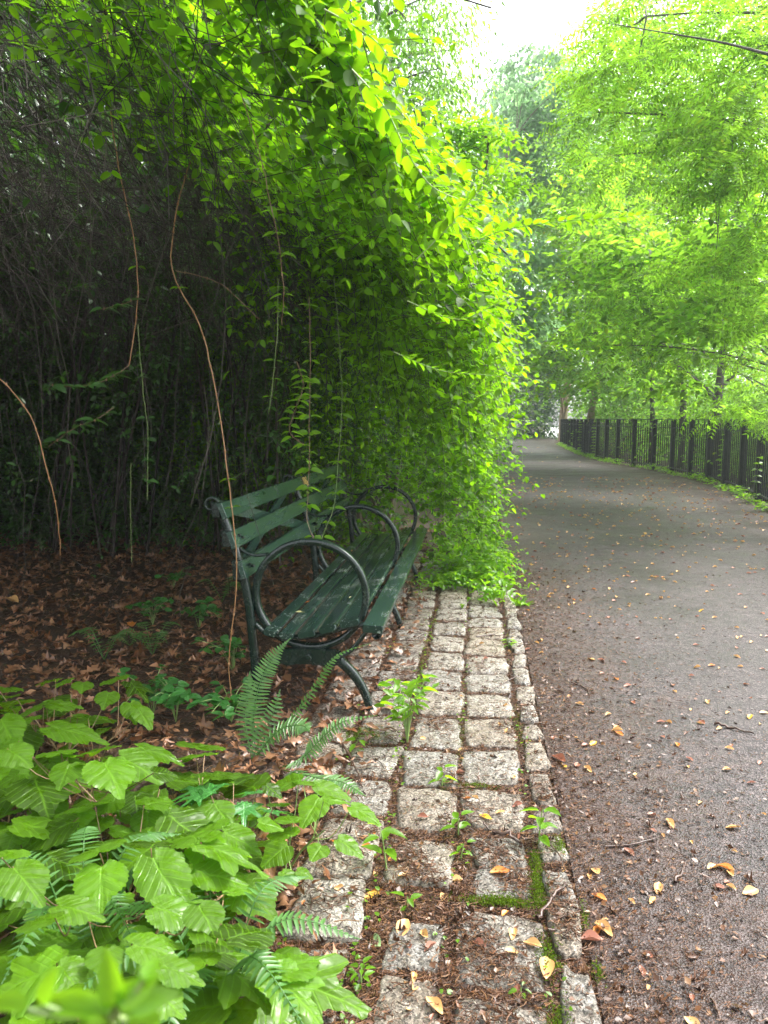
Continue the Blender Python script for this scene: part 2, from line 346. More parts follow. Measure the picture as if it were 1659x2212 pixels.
def stone(name, x0, x1, y0, y1, top, label, cat, group):
    cx, cy = (x0 + x1) / 2, (y0 + y1) / 2; hx, hy = (x1 - x0) / 2, (y1 - y0) / 2
    gx, gy = 18, max(14, int(18 * hy / hx)); u = np.linspace(-1, 1, gx); v = np.linspace(-1, 1, gy)
    U, Vv = np.meshgrid(u, v, indexing='ij')
    ph = rng.uniform(0, 6.28, 8); ex = rng.uniform(-.012, .012, 4)
    X = U * hx * (1 + .03 * np.sin(3 * Vv + ph[0]) + .025 * np.sin(7 * Vv + ph[1])) + ex[0] * Vv + ex[1] * U * Vv
    Y = Vv * hy * (1 + .03 * np.sin(3 * U + ph[2]) + .02 * np.sin(8 * U + ph[3])) + ex[2] * U + ex[3] * U * Vv
    # pull the corners in
    cr = np.clip(np.abs(U) ** 6 * np.abs(Vv) ** 6, 0, 1) * rng.uniform(.05, .13); X *= 1 - cr; Y *= 1 - cr
    e = np.maximum(np.abs(U) ** 10, np.abs(Vv) ** (10 if hy < .2 else 14))
    Z = top - .016 * e + rng.uniform(-.006, .006) * U + rng.uniform(-.006, .006) * Vv
    Z += .0035 * np.sin(9 * X / hx * .5 + ph[4]) * np.sin(7 * Vv + ph[5]) + rng.normal(0, .0011, Z.shape)
    V = np.stack([X + cx, Y + cy, Z], -1)
    idx = np.arange(gx * gy).reshape(gx, gy)
    F = np.stack([idx[:-1, :-1], idx[1:, :-1], idx[1:, 1:], idx[:-1, 1:]], -1).reshape(-1, 4)
    V = V.reshape(-1, 3); loop = np.concatenate([idx[:, 0], idx[-1, 1:], idx[-2::-1, -1], idx[0, -2:0:-1]])
    low = V[loop].copy(); low[:, 2] = -.07; b = len(V); V = np.vstack([V, low]); k = len(loop)
    sk = np.stack([loop, b + np.arange(k), b + (np.arange(k) + 1) % k, np.roll(loop, -1)], -1)
    e_ = empty_o = None
    me_parent = None
    o = build(name, V - np.array([cx, cy, 0]), [F, sk, (b + np.arange(k))[None]], M_gran)
    o.location = (cx, cy, 0); tag(o, label, cat, group)
    STONES.append((x0, x1, y0, y1, top))
cols = [('column beside the kerb', -.03, .18, [(1.22, 1.42), (1.44, 1.67), (1.715, 1.99), (2.07, 2.2), (2.22, 2.38), (2.44, 2.70), (2.76, 3.03), (3.095, 3.385), (3.42, 3.70), (3.74, 3.98)]),
        ('middle column', -.255, -.06, [(1.25, 1.5), (1.56, 1.72), (1.75, 1.93), (2.1, 2.34), (2.41, 2.67), (2.72, 3.0), (3.05, 3.37), (3.41, 3.70), (3.75, 4.03)]),
        ('column along the bench front', -.48, -.30, [(1.3, 1.52), (1.56, 1.79), (1.83, 2.075), (2.10, 2.42), (2.48, 2.72), (2.77, 3.02), (3.07, 3.34), (3.38, 3.66), (3.70, 3.98)]),
        ('column under the bench', -.72, -.52, [(2.62, 2.86), (2.9, 3.17), (3.21, 3.5), (3.55, 3.85), (3.9, 4.2)])]
for cname, xa, xb, rows in cols:
    y = rows[-1][1] + .035
    while y < 7.6:
        h = rng.uniform(.2, .33); rows.append((y, y + h)); y += h + rng.uniform(.02, .05)
    for i, (ya, yb) in enumerate(rows):
        sm = (cname == 'column beside the kerb' and i in (3, 4)) or (cname == 'middle column' and i in (1, 2))
        dx = .045 if sm else 0
        top = rng.uniform(.0, .012) - (.004 if sm else 0)
        if cname == 'column along the bench front' and i in (2, 3): top = .02
        where = ORD[i] + " to the camera in the " + cname 
        look = 'small broken' if sm else ('big pale' if (yb - ya > .29) else 'rough grey')
        stone('paving_stone', xa - .010 + dx + rng.uniform(-.008, .008), xb + .010 - dx * .3 + rng.uniform(-.008, .008), ya - .007, yb + .007, top, look + ' granite sett, ' + where, 'paving stone', 'granite setts beside the path')
ky = [(1.1, 1.42), (1.45, 1.79), (1.835, 2.05), (2.06, 2.2), (2.27, 2.4), (2.43, 2.6), (2.62, 2.85), (2.89, 3.15), (3.18, 3.34), (3.36, 3.56)]
y = 3.6
while y < 7.8:
    h = rng.uniform(.15, .3); ky.append((y, y + h)); y += h + .03
for i, (ya, yb) in enumerate(ky):
    where = ORD[i] + " to the camera in the row along the asphalt" 
    stone('kerb_stone', .215 + rng.uniform(-.006, .006), .300 + rng.uniform(-.006, .006), ya, yb, rng.uniform(.006, .018), 'narrow granite kerb stone, ' + where, 'kerb stone', 'narrow kerb stones along the asphalt')
SA = np.array(STONES)
def surf_z(x, y):
    z = np.where(x > .305, .001, -.011)
    for (a, b, c, d, t) in STONES:
        ins = (x > a + .005) & (x < b - .005) & (y > c + .005) & (y < d - .005)
        z = np.where(ins, t + .001, z)
    return z

# ------------------------------------------------------------------ debris, litter, moss (uncountable)
def lobed(seed, curl):
    r = np.random.default_rng(seed); V = []; F = []; k = 9
    t = np.linspace(0, 1, k); wv = .5 * np.sin(np.pi * np.clip(t, .03, .97)) ** .8 * (.62 + .38 * np.cos(t * 6.28 * 3 + r.uniform(0, .6)))
    for i in range(k):
        for sx in (-1, -.5, 0, .5, 1):
            xx = sx * wv[i] * r.uniform(.85, 1.15); V.append((xx, t[i], curl * (xx * xx) * 1.6 + .10 * math.sin(4 * t[i] + seed) + r.normal(0, .012)))
    for i in range(k - 1):
        for j in range(4):
            q = i * 5 + j; F += [(q, q + 1, q + 6), (q, q + 6, q + 5)]
    return np.array(V), np.array(F)
LOBE = [lobed(21, 2.2), lobed(22, 1.0), lobed(23, -1.5)]
def scatter_sticks(n, xs, ys, l0, l1, wd):
    x = xs(n); y = ys(n); z = surf_z(x, y) + .003 + rng.exponential(.0022, n)
    a = rng.uniform(0, np.pi, n); L = rng.uniform(l0, l1, n)
    d = np.stack([np.cos(a), np.sin(a), rng.normal(0, .1, n)], 1); s = np.stack([-np.sin(a), np.cos(a), np.zeros(n)], 1)
    c = np.stack([x, y, z], 1); k = rng.normal(0, .25, n)[:, None] * L[:, None]
    P = np.stack([c - d * L[:, None] / 2, c + s * k, c + d * L[:, None] / 2], 1); P[:, :, 2] = np.maximum(P[:, :, 2], z[:, None])
    return tubes(P, np.full((n, 3), wd) * rng.uniform(.6, 1.4, (n, 1)), 3)
def drift(x, y): return np.sin(x * 9 + 1.7 * np.sin(y * 2.9)) * np.sin(y * 5.3 + 1.9 * np.sin(x * 6.1) + 1.2) + .35 * np.sin(x * 23 + y * 17)
def keep_gap(x, y, p_on):
    p_on = np.clip(p_on * .6 + .75 * np.clip(drift(x, y) - .25 - .22 * (y - 2), 0, 1), 0, .9)
    z = surf_z(x, y); on = z > -.005
    on &= x < .31
    return (~on) | (rng.uniform(0, 1, len(x)) < p_on)
def pick(n, fx, fy, p_on=.22):
    X = []; Y = []
    while sum(map(len, X)) < n:
        x = fx(n); y = fy(n); k = keep_gap(x, y, p_on); X.append(x[k]); Y.append(y[k])
    return np.concatenate(X)[:n], np.concatenate(Y)[:n]
acc = Acc()
def patchy(x, y): return .5 + .5 * np.sin(x * 5.1 + 1.3 * np.sin(y * 3.3)) * np.cos(y * 4.3 + np.sin(x * 7))
def near_y(n, a=1.15, b=8.0, pw=2.0): return a + (b - a) * rng.uniform(0, 1, n) ** pw
for (n, fx, fy, po, l0, l1, wd) in (
    (60000, lambda n: rng.uniform(-.75, .31, n), lambda n: near_y(n), .10, .008, .035, .0012),
    (20000, lambda n: .30 + rng.exponential(.30, n), lambda n: near_y(n, 1.1, 7, 1.8), 1, .006, .028, .0008),
    (5000, lambda n: .3 + rng.uniform(0, 4, n), lambda n: near_y(n, 1.1, 12, 1.5), 1, .006, .025, .0008),
    (4000, lambda n: rng.uniform(-2.2, -.3, n), lambda n: near_y(n, 1.5, 5, 1.2), 1, .02, .09, .0014)):
    x, y = pick(n, fx, fy, po)
    acc.add(*scatter_sticks(len(x), lambda _: x, lambda _: y, l0, l1, wd))
# crumbled leaf scraps
n = 9000
x, y = pick(n, lambda n: np.where(rng.uniform(0, 1, n) < .72, rng.uniform(-.75, .31, n), .3 + rng.exponential(.4, n)), lambda n: near_y(n), .16)
a = rng.uniform(0, 6.28, n); D = np.stack([np.cos(a), np.sin(a), rng.normal(0, .25, n)], 1); Nn = np.array([0, 0, 1.]) + rng.normal(0, .35, (n, 3))
Ls = rng.uniform(.006, .022, n)
acc.add(*leaves(np.stack([x, y, surf_z(x, y) + .004 + rng.exponential(.002, n)], 1), D, Nn, Ls, Ls * rng.uniform(.4, .9, n), KITE))
for k_, (sd_, cu) in enumerate([(21, 2.2), (22, 1.0), (23, -1.5)]):
    n = 900; x, y = pick(n, lambda n: np.where(rng.uniform(0, 1, n) < .86, rng.uniform(-.75, .31, n), .3 + rng.exponential(.3, n)), lambda n: near_y(n, 1.15, 7, 1.6), .25)
    a = rng.uniform(0, 6.28, n); D = np.stack([np.cos(a), np.sin(a), rng.normal(0, .25, n)], 1); Nn = np.array([0, 0, 1.]) + rng.normal(0, .5, (n, 3)); Ls = rng.uniform(.014, .036, n)
    acc.add(*leaves(np.stack([x, y, surf_z(x, y) + .004], 1), D, Nn, Ls, Ls * rng.uniform(.4, .8, n), LOBE[k_]))
tag(acc.make('plant_debris', M_['debris']), 'carpet of brown needles, twiglets and leaf crumbs over the setts and path edge', 'plant debris', kind='stuff')
# big dead leaves under the shrubs
def curled0(seed, wid, curl):
    r = np.random.default_rng(seed); V = []; F = []; k = 6; t = np.linspace(0, 1, k); wv = wid * .5 * np.sin(np.pi * np.clip(t, .03, .97)) ** .7 * r.uniform(.6, 1.1, k)
    for i in range(k):
        for sx in (-1, 0, 1): V.append((sx * wv[i], t[i], curl * (sx * wv[i]) ** 2 * 1.5 + .05 * math.sin(5 * t[i] + seed)))
    for i in range(k - 1):
        for j in range(2): q = i * 3 + j; F += [(q, q + 1, q + 4), (q, q + 4, q + 3)]
    return np.array(V), np.array(F)
acc = Acc()
for k, (sd_, cu) in enumerate([(1, 1.2), (2, .5), (3, -.8), (4, 1.6), (5, .2)]):
    n = 1500; x = rng.uniform(-6, -.35, n); y = 1.4 + 8 * rng.uniform(0, 1, n) ** 1.2
    ok = ~((x > -.52) & (y < 9) & (rng.uniform(0, 1, n) < .8)); x, y = x[ok], y[ok]; n = len(x)
    a = rng.uniform(0, 6.28, n); L = rng.uniform(.03, .10, n) ** 1.0
    D = np.stack([np.cos(a), np.sin(a), rng.normal(0, .18, n)], 1); Nn = np.array([0, 0, 1.]) + rng.normal(0, .3, (n, 3))
    acc.add(*leaves(np.stack([x, y, rng.uniform(.0, .035, n)], 1), D, Nn, L, L * rng.uniform(.45, .95, n), lobed(sd_, cu)))
    n2 = 1700; x = rng.uniform(-5.5, -.35, n2); y = 1.4 + 7 * rng.uniform(0, 1, n2) ** 1.3; a = rng.uniform(0, 6.28, n2); L = rng.uniform(.02, .07, n2)
    acc.add(*leaves(np.stack([x, y, rng.uniform(.0, .03, n2)], 1), np.stack([np.cos(a), np.sin(a), rng.normal(0, .2, n2)], 1), np.array([0, 0, 1.]) + rng.normal(0, .35, (n2, 3)), L, L * rng.uniform(.3, 1.1, n2), curled0(sd_ + 40, .6, cu)))
tag(acc.make('leaf_litter', M_['brown_leaf']), 'thick layer of dead brown oak leaves on the dark ground behind the bench', 'leaf litter', kind='stuff')
# moss between kerb and setts
acc = Acc()
for (mx, my, sx, sy, n) in ((.195, 2.12, .016, .05, 1300), (.2, 2.26, .012, .03, 500), (.09, 2.045, .06, .013, 1500), (.20, 1.83, .014, .04, 700), (.28, 2.33, .014, .025, 400), (.20, 1.6, .015, .04, 600), (.315, 1.78, .01, .02, 200), (.02, 2.73, .04, .01, 300), (-.47, 3.12, .06, .04, 1300), (.31, 2.0, .01, .03, 250), (.2, 3.3, .012, .12, 250), (-.045, 3.25, .01, .2, 250), (-.28, 3.9, .01, .3, 300)):
    x = rng.normal(mx, sx, n); y = rng.normal(my, sy, n)
    P = np.stack([x, y, np.maximum(surf_z(x, y), -.004) + rng.uniform(0, .012, n) * np.exp(-((x - mx) / sx) ** 2)], 1)
    acc.add(*leaves(P, norm(rdir(n, .1, 1)), rdir(n), rng.uniform(.004, .009, n), .003, KITE))
tag(acc.make('moss', M_['moss']), 'yellow-green moss in the joints beside the kerb stones', 'moss', kind='stuff')

# ------------------------------------------------------------------ fallen leaves one by one
def curled(seed, wid=.55, curl=1.0):
    r = np.random.default_rng(seed); V = []; F = []; k = 9
    t = np.linspace(0, 1, k); wv = wid * .5 * np.sin(np.pi * np.clip(t, .02, .98) ** .85) ** .75
    for i in range(k):
        for sx in (-1, -.5, 0, .5, 1):
            xx = sx * wv[i]; V.append((xx, t[i] - .5, curl * xx * xx * 1.8 + r.uniform(.5, 1) * .12 * (t[i] - .5) ** 2 * 2 + .03 * math.sin(5 * t[i] + seed) * sx))
    for i in range(k - 1):
        for j in range(4):
            q = i * 5 + j; F += [(q, q + 1, q + 6), (q, q + 6, q + 5)]
    V = np.array(V); V[:, 2] -= V[:, 2].min(); return V, np.array(F)
FL = []
def mat_solid_leaf(nm, c): return leafmat(nm, c, tuple(x * .8 for x in c), .2, .42, .12)
LM = {'tan': mat_solid_leaf('fallen_leaf_tan', (.62, .36, .14)), 'yellow': mat_solid_leaf('fallen_leaf_gold', (.62, .36, .03)), 'pink': mat_solid_leaf('fallen_leaf_pink_brown', (.32, .13, .08)), 'orange': mat_solid_leaf('fallen_leaf_orange', (.62, .22, .04)), 'green': mat_solid_leaf('fallen_leaf_green', (.20, .30, .13)), 'cream': mat_solid_leaf('fallen_leaf_cream', (.45, .42, .2))}
for i, (mk, wd, cu) in enumerate([('tan', .5, 2.4), ('tan', .62, 1.0), ('orange', .5, 1.8), ('pink', .5, 2.8), ('yellow', .5, 1.2), ('green', .6, .6), ('cream', .6, .8), ('tan', .4, 3.6)]):
    V, F = curled(i + 11, wd, cu); me = build('fallen_leaf', V, [F], LM[mk]); m2 = me.data; bpy.data.objects.remove(me); FL.append((mk, m2))
def drop_leaf(x, y, z, L, k, label, group=None, rz=None, tilt=.15):
    o = bpy.data.objects.new('fallen_leaf', FL[k][1]); col.objects.link(o); o.location = (x, y, z + .003)
    o.rotation_euler = (rng.normal(0, tilt), rng.normal(0, tilt), rng.uniform(0, 6.28) if rz is None else rz); o.scale = (L, L, L)
    return tag(o, label, 'leaf', group)
def sz1(x, y): return float(surf_z(np.array([x]), np.array([y]))[0])
z3 = lambda a, b: (730 + a * .56, 1261 + b * .56)
named = [((1590, 517), .05, 4, 'bright golden leaf lying alone near the right edge of the asphalt, beside a twig'),
 ((1590, 1195), .05, 1, 'cream-tan leaf on the asphalt close to the right photo edge'),
 ((1490, 1100), .055, 2, 'pair-like orange-tan leaf in the trio of leaves at the right of the asphalt'),
 ((1450, 1100), .045, 0, 'small tan leaf at the left end of the trio on the right of the asphalt'),
 ((1515, 1120), .04, 0, 'curled tan leaf at the lower right of the trio on the asphalt'),
 ((995, 1115), .045, 1, 'round pinkish tan leaf on the debris-strewn asphalt near the kerb'),
 ((1005, 1215), .045, 2, 'flat salmon leaf on the asphalt right of the mossy kerb'),
 ((1235, 1180), .05, 0, 'tan curled leaf on the asphalt in the middle of the lower right'),
 ((1280, 930), .05, 0, 'long tan leaf lying crosswise on the asphalt'),
 ((1025, 1340), .065, 0, 'large folded tan leaf standing up beside the kerb stone'),
 ((930, 1305), .06, 0, 'narrow pale tan leaf on the kerb stone top'),
 ((980, 1380), .06, 3, 'red-brown curled leaf across the kerb edge'),
 ((800, 1490), .075, 0, 'big tan crumpled leaf on the moss between big sett and kerb'),
 ((750, 1400), .05, 0, 'folded tan leaf on the right side of the biggest sett'),
 ((675, 1360), .045, 0, 'upright folded yellow-tan leaf in the middle of the biggest sett'),
 ((545, 1400), .04, 3, 'red-brown leaf scrap on the left of the biggest sett'),
 ((140, 1370), .06, 5, 'grey-green oval leaf on brown debris left of the big sett'),
 ((250, 1340), .06, 1, 'tan leaf with a dark mark on the small sett'),
 ((625, 1120), .06, 2, 'orange curled leaf on the small broken sett'),
 ((410, 1200), .045, 0, 'rolled tan leaf between two broken setts'),
 ((455, 1135), .045, 0, 'tan leaf on debris above the rolled leaf'),
 ((130, 1195), .055, 4, 'yellow-orange curled leaf beside the raised left sett'),
 ((370, 1635), .055, 0, 'long tan curled leaf at the bottom edge among the debris'),
 ((570, 910), .05, 4, 'yellow curled leaf on the sett near the seedling'),
 ((625, 890), .035, 1, 'round cream-tan leaf on the same sett as the yellow curled leaf'),
 ((850, 680), .07, 3, 'long pink-brown leaf on the asphalt beside the kerb stone'),
 ((965, 720), .045, 0, 'orange tan leaf on the asphalt right of the kerb'),
 ((1075, 570), .055, 0, 'tan folded leaf, largest in the cluster in the middle of the asphalt'),
 ((985, 620), .045, 4, 'golden leaf near the kerb on the debris'),
 ((1385, 325), .045, 0, 'pale tan leaf on the right half of the asphalt'),
 ((1400, 107), .05, 4, 'yellow leaf far up on the right half of the asphalt')]
for p, L, k, lab in named:
    g = ground(*z3(*p)); drop_leaf(g[0], g[1], sz1(g[0], g[1]), L, k, lab)
for (p, z, L, k, lab) in (((648, 1326), .388, .05, 6, 'pale yellow-green ragged leaf on the rear seat slat of the bench'), ((663, 1304), .385, .026, 2, 'small orange leaf on the bench seat above the pale leaf'), ((757, 1293), .405, .02, 6, 'tiny cream leaf scrap on the middle seat slats'), ((835, 1207), .40, .025, 4, 'small yellow leaf far back on the bench seat'), ((760, 1192), .388, .025, 2, 'tiny orange leaf halfway along the rear bench slats')):
    g = ground(*p, z); drop_leaf(g[0], g[1], z + .004, L, k, lab)
g = ground(288, 1358, .03); drop_leaf(g[0], g[1], .05, .13, 2, 'large bright orange leaf on the brown litter left of the bench', rz=.4)
g = ground(25, 1290, .05); drop_leaf(g[0], g[1], .02, .14, 7, 'large tan rolled leaf in the litter at the left edge', rz=1.2, tilt=.2)
cnt = 0
while cnt < 140:
    x = .3 + 4.0 * rng.uniform() ** 1.0; y = 1.3 + 10 * rng.uniform() ** 1.25
    if x > .3 + y * .62 + .2 or (x > 3.2 and y > 8) or rng.uniform() < .35 * (x > 1.8): continue
    k = int(rng.choice([0, 1, 2, 3, 4, 7, 0, 1, 2, 7])); cnt += 1
    drop_leaf(x, y, .001, rng.uniform(.024, .048), k, 'small %s leaf scattered on the asphalt %s' % (('pale tan', 'tan', 'orange-tan', 'pink-brown', 'yellow', '', '', 'rolled tan')[k], 'near the kerb' if x < 1.0 else ('mid-path' if x < 2 else 'on its right side')), 'small leaves scattered on the asphalt')
for i in range(60):
    cl_ = rng.integers(5); x = float(np.clip(rng.normal([-.12, .2, .05, -.3, .25][cl_], .13), -.7, .3)); y = float(max(1.3, rng.normal([1.7, 2.5, 3.2, 2.1, 4.6][cl_], .35)))
    k = int(rng.choice([0, 3, 3, 2, 7, 1])); drop_leaf(x, y, sz1(x, y), rng.uniform(.018, .04), k, 'small %s leaf scattered over the setts %s' % (('pale tan', 'tan', 'orange-tan', 'pink-brown', '', '', '', 'rolled tan')[k], 'near the camera' if y < 2.4 else ('level with the bench leg' if y < 4 else 'farther off')), 'small leaves scattered on the setts', tilt=.4)
for i in range(26):
    y = rng.uniform(11, 38); x = rng.uniform(.8, 3.6)
    drop_leaf(x, y, .001, rng.uniform(.05, .09), int(rng.choice([0, 1, 4])), 'small pale leaf far away on the path near the fence bend', 'leaves far along the path')

accs = [Acc(), Acc()]
for k_, (V0, F0) in enumerate([curled(31, .5, 2.4), curled(32, .6, 1.2), curled(33, .45, 3.2), curled(34, .55, 1.6)]):
    n = 420; x = .3 + rng.uniform(0, 1, n) ** .8 * 4.2; y = 1.3 + 17 * rng.uniform(0, 1, n) ** 1.5; ok = (x < np.interp(y, [1, 8, 11, 14, 20], [3, 3.4, 4, 4.5, 4.6])); x, y = x[ok], y[ok]; n = len(x)
    a = rng.uniform(0, 6.28, n); D = np.stack([np.cos(a), np.sin(a), rng.normal(0, .12, n)], 1); L = rng.uniform(.018, .038, n) * np.interp(y, [1, 6, 18], [.9, 1.3, 2.2])
    accs[k_ % 2].add(*leaves(np.stack([x, y, np.full(n, .004)], 1), D, np.array([0, 0, 1.]) + rng.normal(0, .12, (n, 3)), L, L, (V0, F0)))
tag(accs[0].make('small_fallen_leaves', LM['tan']), 'very many tiny tan leaves strewn over the whole asphalt path', 'fallen leaves', kind='stuff')
tag(accs[1].make('small_fallen_leaves', LM['pink']), 'very many tiny red-brown leaf pieces strewn over the asphalt path', 'fallen leaves', kind='stuff')
# twigs lying about
def twig(pts, r, label, name='fallen_twig', side=None):
    P = smooth_path([(a[0], a[1], sz1(a[0], a[1]) + r + .002 + (a[2] if len(a) > 2 else 0)) for a in pts], 12)
    P += rng.normal(0, r * .5, P.shape); e = empty(name, tuple(P[0]), label, 'twig')
    V, q = tubes(P, np.linspace(r, r * .5, 12), 6); build('stem', V, [q], M_['dead_twig'], e)
def gz3(a, b): g = ground(*z3(a, b)); return (g[0], g[1])
twig([gz3(770, 1300), gz3(830, 1240), gz3(878, 1185)], .006, 'dark broken twig lying across the moss and kerb stone')
twig([gz3(1455, 545), gz3(1530, 565), gz3(1605, 585)], .006, 'straight dark twig on the right of the asphalt')
twig([gz3(600, 980), gz3(660, 990), gz3(720, 1000)], .008, 'thick dark stick between setts left of the kerb seedling')
twig([gz3(800, 1010), gz3(850, 1060), gz3(878, 1130)], .003, 'thin curved twig bridging sett and kerb')
twig([gz3(905, 385), gz3(960, 410), gz3(970, 440)], .004, 'hooked twig on the asphalt beside the upper kerb')
twig([gz3(575, 415), gz3(650, 385), gz3(715, 355)], .003, 'thin pale-brown twig slanting over a sett towards the kerb')
twig([gz3(10, 620), gz3(60, 700), gz3(95, 795)], .005, 'long curved brown twig on the left setts by the fern')
twig([gz3(585, 1610), gz3(640, 1650), gz3(690, 1697)], .0035, 'straight dark twig across the bottom sett')
twig([gz3(255, 1310), gz3(200, 1320), gz3(160, 1335)], .004, 'short dark twig on the small broken setts')
twig([gz3(1030, 1020), gz3(1150, 1010), gz3(1240, 985)], .004, 'wavy twig on the asphalt amid debris, lower right')
twig([gz3(1295, 1160), gz3(1330, 1120), gz3(1340, 1085)], .005, 'short rough stick on the debris in the lower right asphalt')
twig([gz3(1190, 600), gz3(1230, 615), gz3(1262, 638)], .003, 'thin short twig in the middle of the asphalt')
twig([gz3(530, 215), gz3(590, 205), gz3(635, 205)], .005, 'black twig across the setts beside the bench')
twig([gz3(1440, 1615), gz3(1460, 1650), gz3(1480, 1697)], .004, 'reddish twig at the bottom right of the asphalt')
twig([gz3(560, 1160 - 230), gz3(600, 950), gz3(640, 935)], .003, 'fine twig below the row of setts with the yellow leaf')

# ------------------------------------------------------------------ bench
def mat_paint(nm, c, c2, specks=.3):
    m, n, p, out = newmat(nm); tc = n.nodes.new('ShaderNodeTexCoord')
    mp = n.nodes.new('ShaderNodeMapping'); mp.inputs['Scale'].default_value = (9, .8, 9); n.links.new(tc.outputs['Object'], mp.inputs[0])
    a = N(n, 'ShaderNodeTexNoise', Scale=2.0, Detail=7.0, Roughness=.65); n.links.new(mp.outputs[0], a.inputs['Vector'])
    r = ramp(n, a.outputs[0], [(.35, c), (.7, c2)]); cc = r.outputs[0]
    if specks:
        s = N(n, 'ShaderNodeTexNoise', Scale=95.0, Detail=3.0); n.links.new(tc.outputs['Object'], s.inputs['Vector'])
        s2 = N(n, 'ShaderNodeTexNoise', Scale=5.0, Detail=4.0); n.links.new(tc.outputs['Object'], s2.inputs['Vector'])
        ad = n.nodes.new('ShaderNodeMath'); ad.operation = 'MULTIPLY'; n.links.new(s.outputs[0], ad.inputs[0]); n.links.new(s2.outputs[0], ad.inputs[1])
        k = ramp(n, ad.outputs[0], [(.33, (0, 0, 0)), (.38, (specks,) * 3)])
        cc = mixc(n, k.outputs[0], cc, (.38, .42, .38))
    n.links.new(cc, p.inputs['Base Color'])
    rr = ramp(n, a.outputs[0], [(.3, (.14,) * 3), (.7, (.34,) * 3)]); n.links.new(rr.outputs[0], p.inputs['Roughness'])
    g = N(n, 'ShaderNodeTexNoise', Scale=60.0, Detail=4.0); n.links.new(mp.outputs[0], g.inputs['Vector'])
    bp = N(n, 'ShaderNodeBump', Strength=.10, Distance=.001); n.links.new(a.outputs[0], bp.inputs['Height']); n.links.new(bp.outputs[0], p.inputs['Normal'])
    return m
M_slat = mat_paint('green_painted_wood', (.010, .025, .020), (.017, .039, .031), .6)
M_back = mat_paint('green_painted_back', (.021, .050, .038), (.031, .068, .053), .2)
M_iron = mat_paint('green_painted_iron', (.006, .015, .012), (.011, .023, .018), .1)
M_brass = plain('brass_plaque', (.62, .40, .14), .45, 0, 40, (.72, .5, .2), metallic=.3)
M_ink = plain('plaque_lettering', (.12, .07, .02), .6)
def prism(profile, y0, y1, bev=.003):
    """extrude an (x,z) polygon along Y with chamfered ends"""
    P = np.array(profile, float); c = P.mean(0); k = len(P); rings = []
    inner = P + norm(c - P) * bev * 1.3
    for (Q, yy) in ((inner, y0), (P, y0 + bev), (P, y1 - bev), (inner, y1)):
        rings.append(np.stack([Q[:, 0], np.full(k, yy), Q[:, 1]], 1))
    V = np.concatenate(rings); F = []
    for r_ in range(3):
        for i in range(k): F.append((r_ * k + i, r_ * k + (i + 1) % k, (r_ + 1) * k + (i + 1) % k, (r_ + 1) * k + i))
    return V, [np.array(F), np.arange(k)[None], (3 * k + np.arange(k))[::-1][None]]
def board(a, b, th, rnd=.004):
    """cross-section of a board whose top face runs a->b in (x,z), thickness th below, softened edges"""
    a = np.array(a, float); b = np.array(b, float); d = (b - a) / np.linalg.norm(b - a); nn = np.array([d[1], -d[0]])
    r = rnd; pts = []
    for (o, s, e) in ((a, d, nn), ):
        pts = [a + d * r, b - d * r, b - d * r * .3 + nn * r * .3, b + nn * r, b + nn * (th - r), b - d * r + nn * th, a + d * r + nn * th, a + nn * (th - r), a + nn * r, a + d * r * .3 + nn * r * .3]
    return pts
def band(path, w, t, y, parent, name, mat, closed=False):
    """flat iron bar: path in (x,z), w = width along Y, t = thickness in plane"""
    P = np.array(path, float); k = len(P)
    if closed: T = np.roll(P, -1, 0) - np.roll(P, 1, 0)
    else: T = np.gradient(P, axis=0)
    T = norm(T); Nn = np.stack([-T[:, 1], T[:, 0]], 1)
    t = np.broadcast_to(np.asarray(t, float), (k,))[:, None]
    sec = [(-.5, -.36), (-.36, -.5), (.36, -.5), (.5, -.36), (.5, .36), (.36, .5), (-.36, .5), (-.5, .36)]
    V = np.stack([np.stack([(P + Nn * t * s[0])[:, 0], np.full(k, y + w * s[1]), (P + Nn * t * s[0])[:, 1]], 1) for s in sec], 1)
    idx = np.arange(k * 8).reshape(k, 8)
    nx = np.roll(idx, -1, 0) if closed else idx[1:]; cu = idx if closed else idx[:-1]
    q = np.stack([cu, np.roll(cu, -1, 1), np.roll(nx, -1, 1), nx], -1).reshape(-1, 4)
    F = [q] if closed else [q, idx[0][None], idx[-1][::-1][None]]
    return build(name, V.reshape(-1, 3), F, mat, parent, smooth=True)
def sp2(pts, m): return smooth_path([(a, b, 0) for a, b in pts], m)[:, :2]
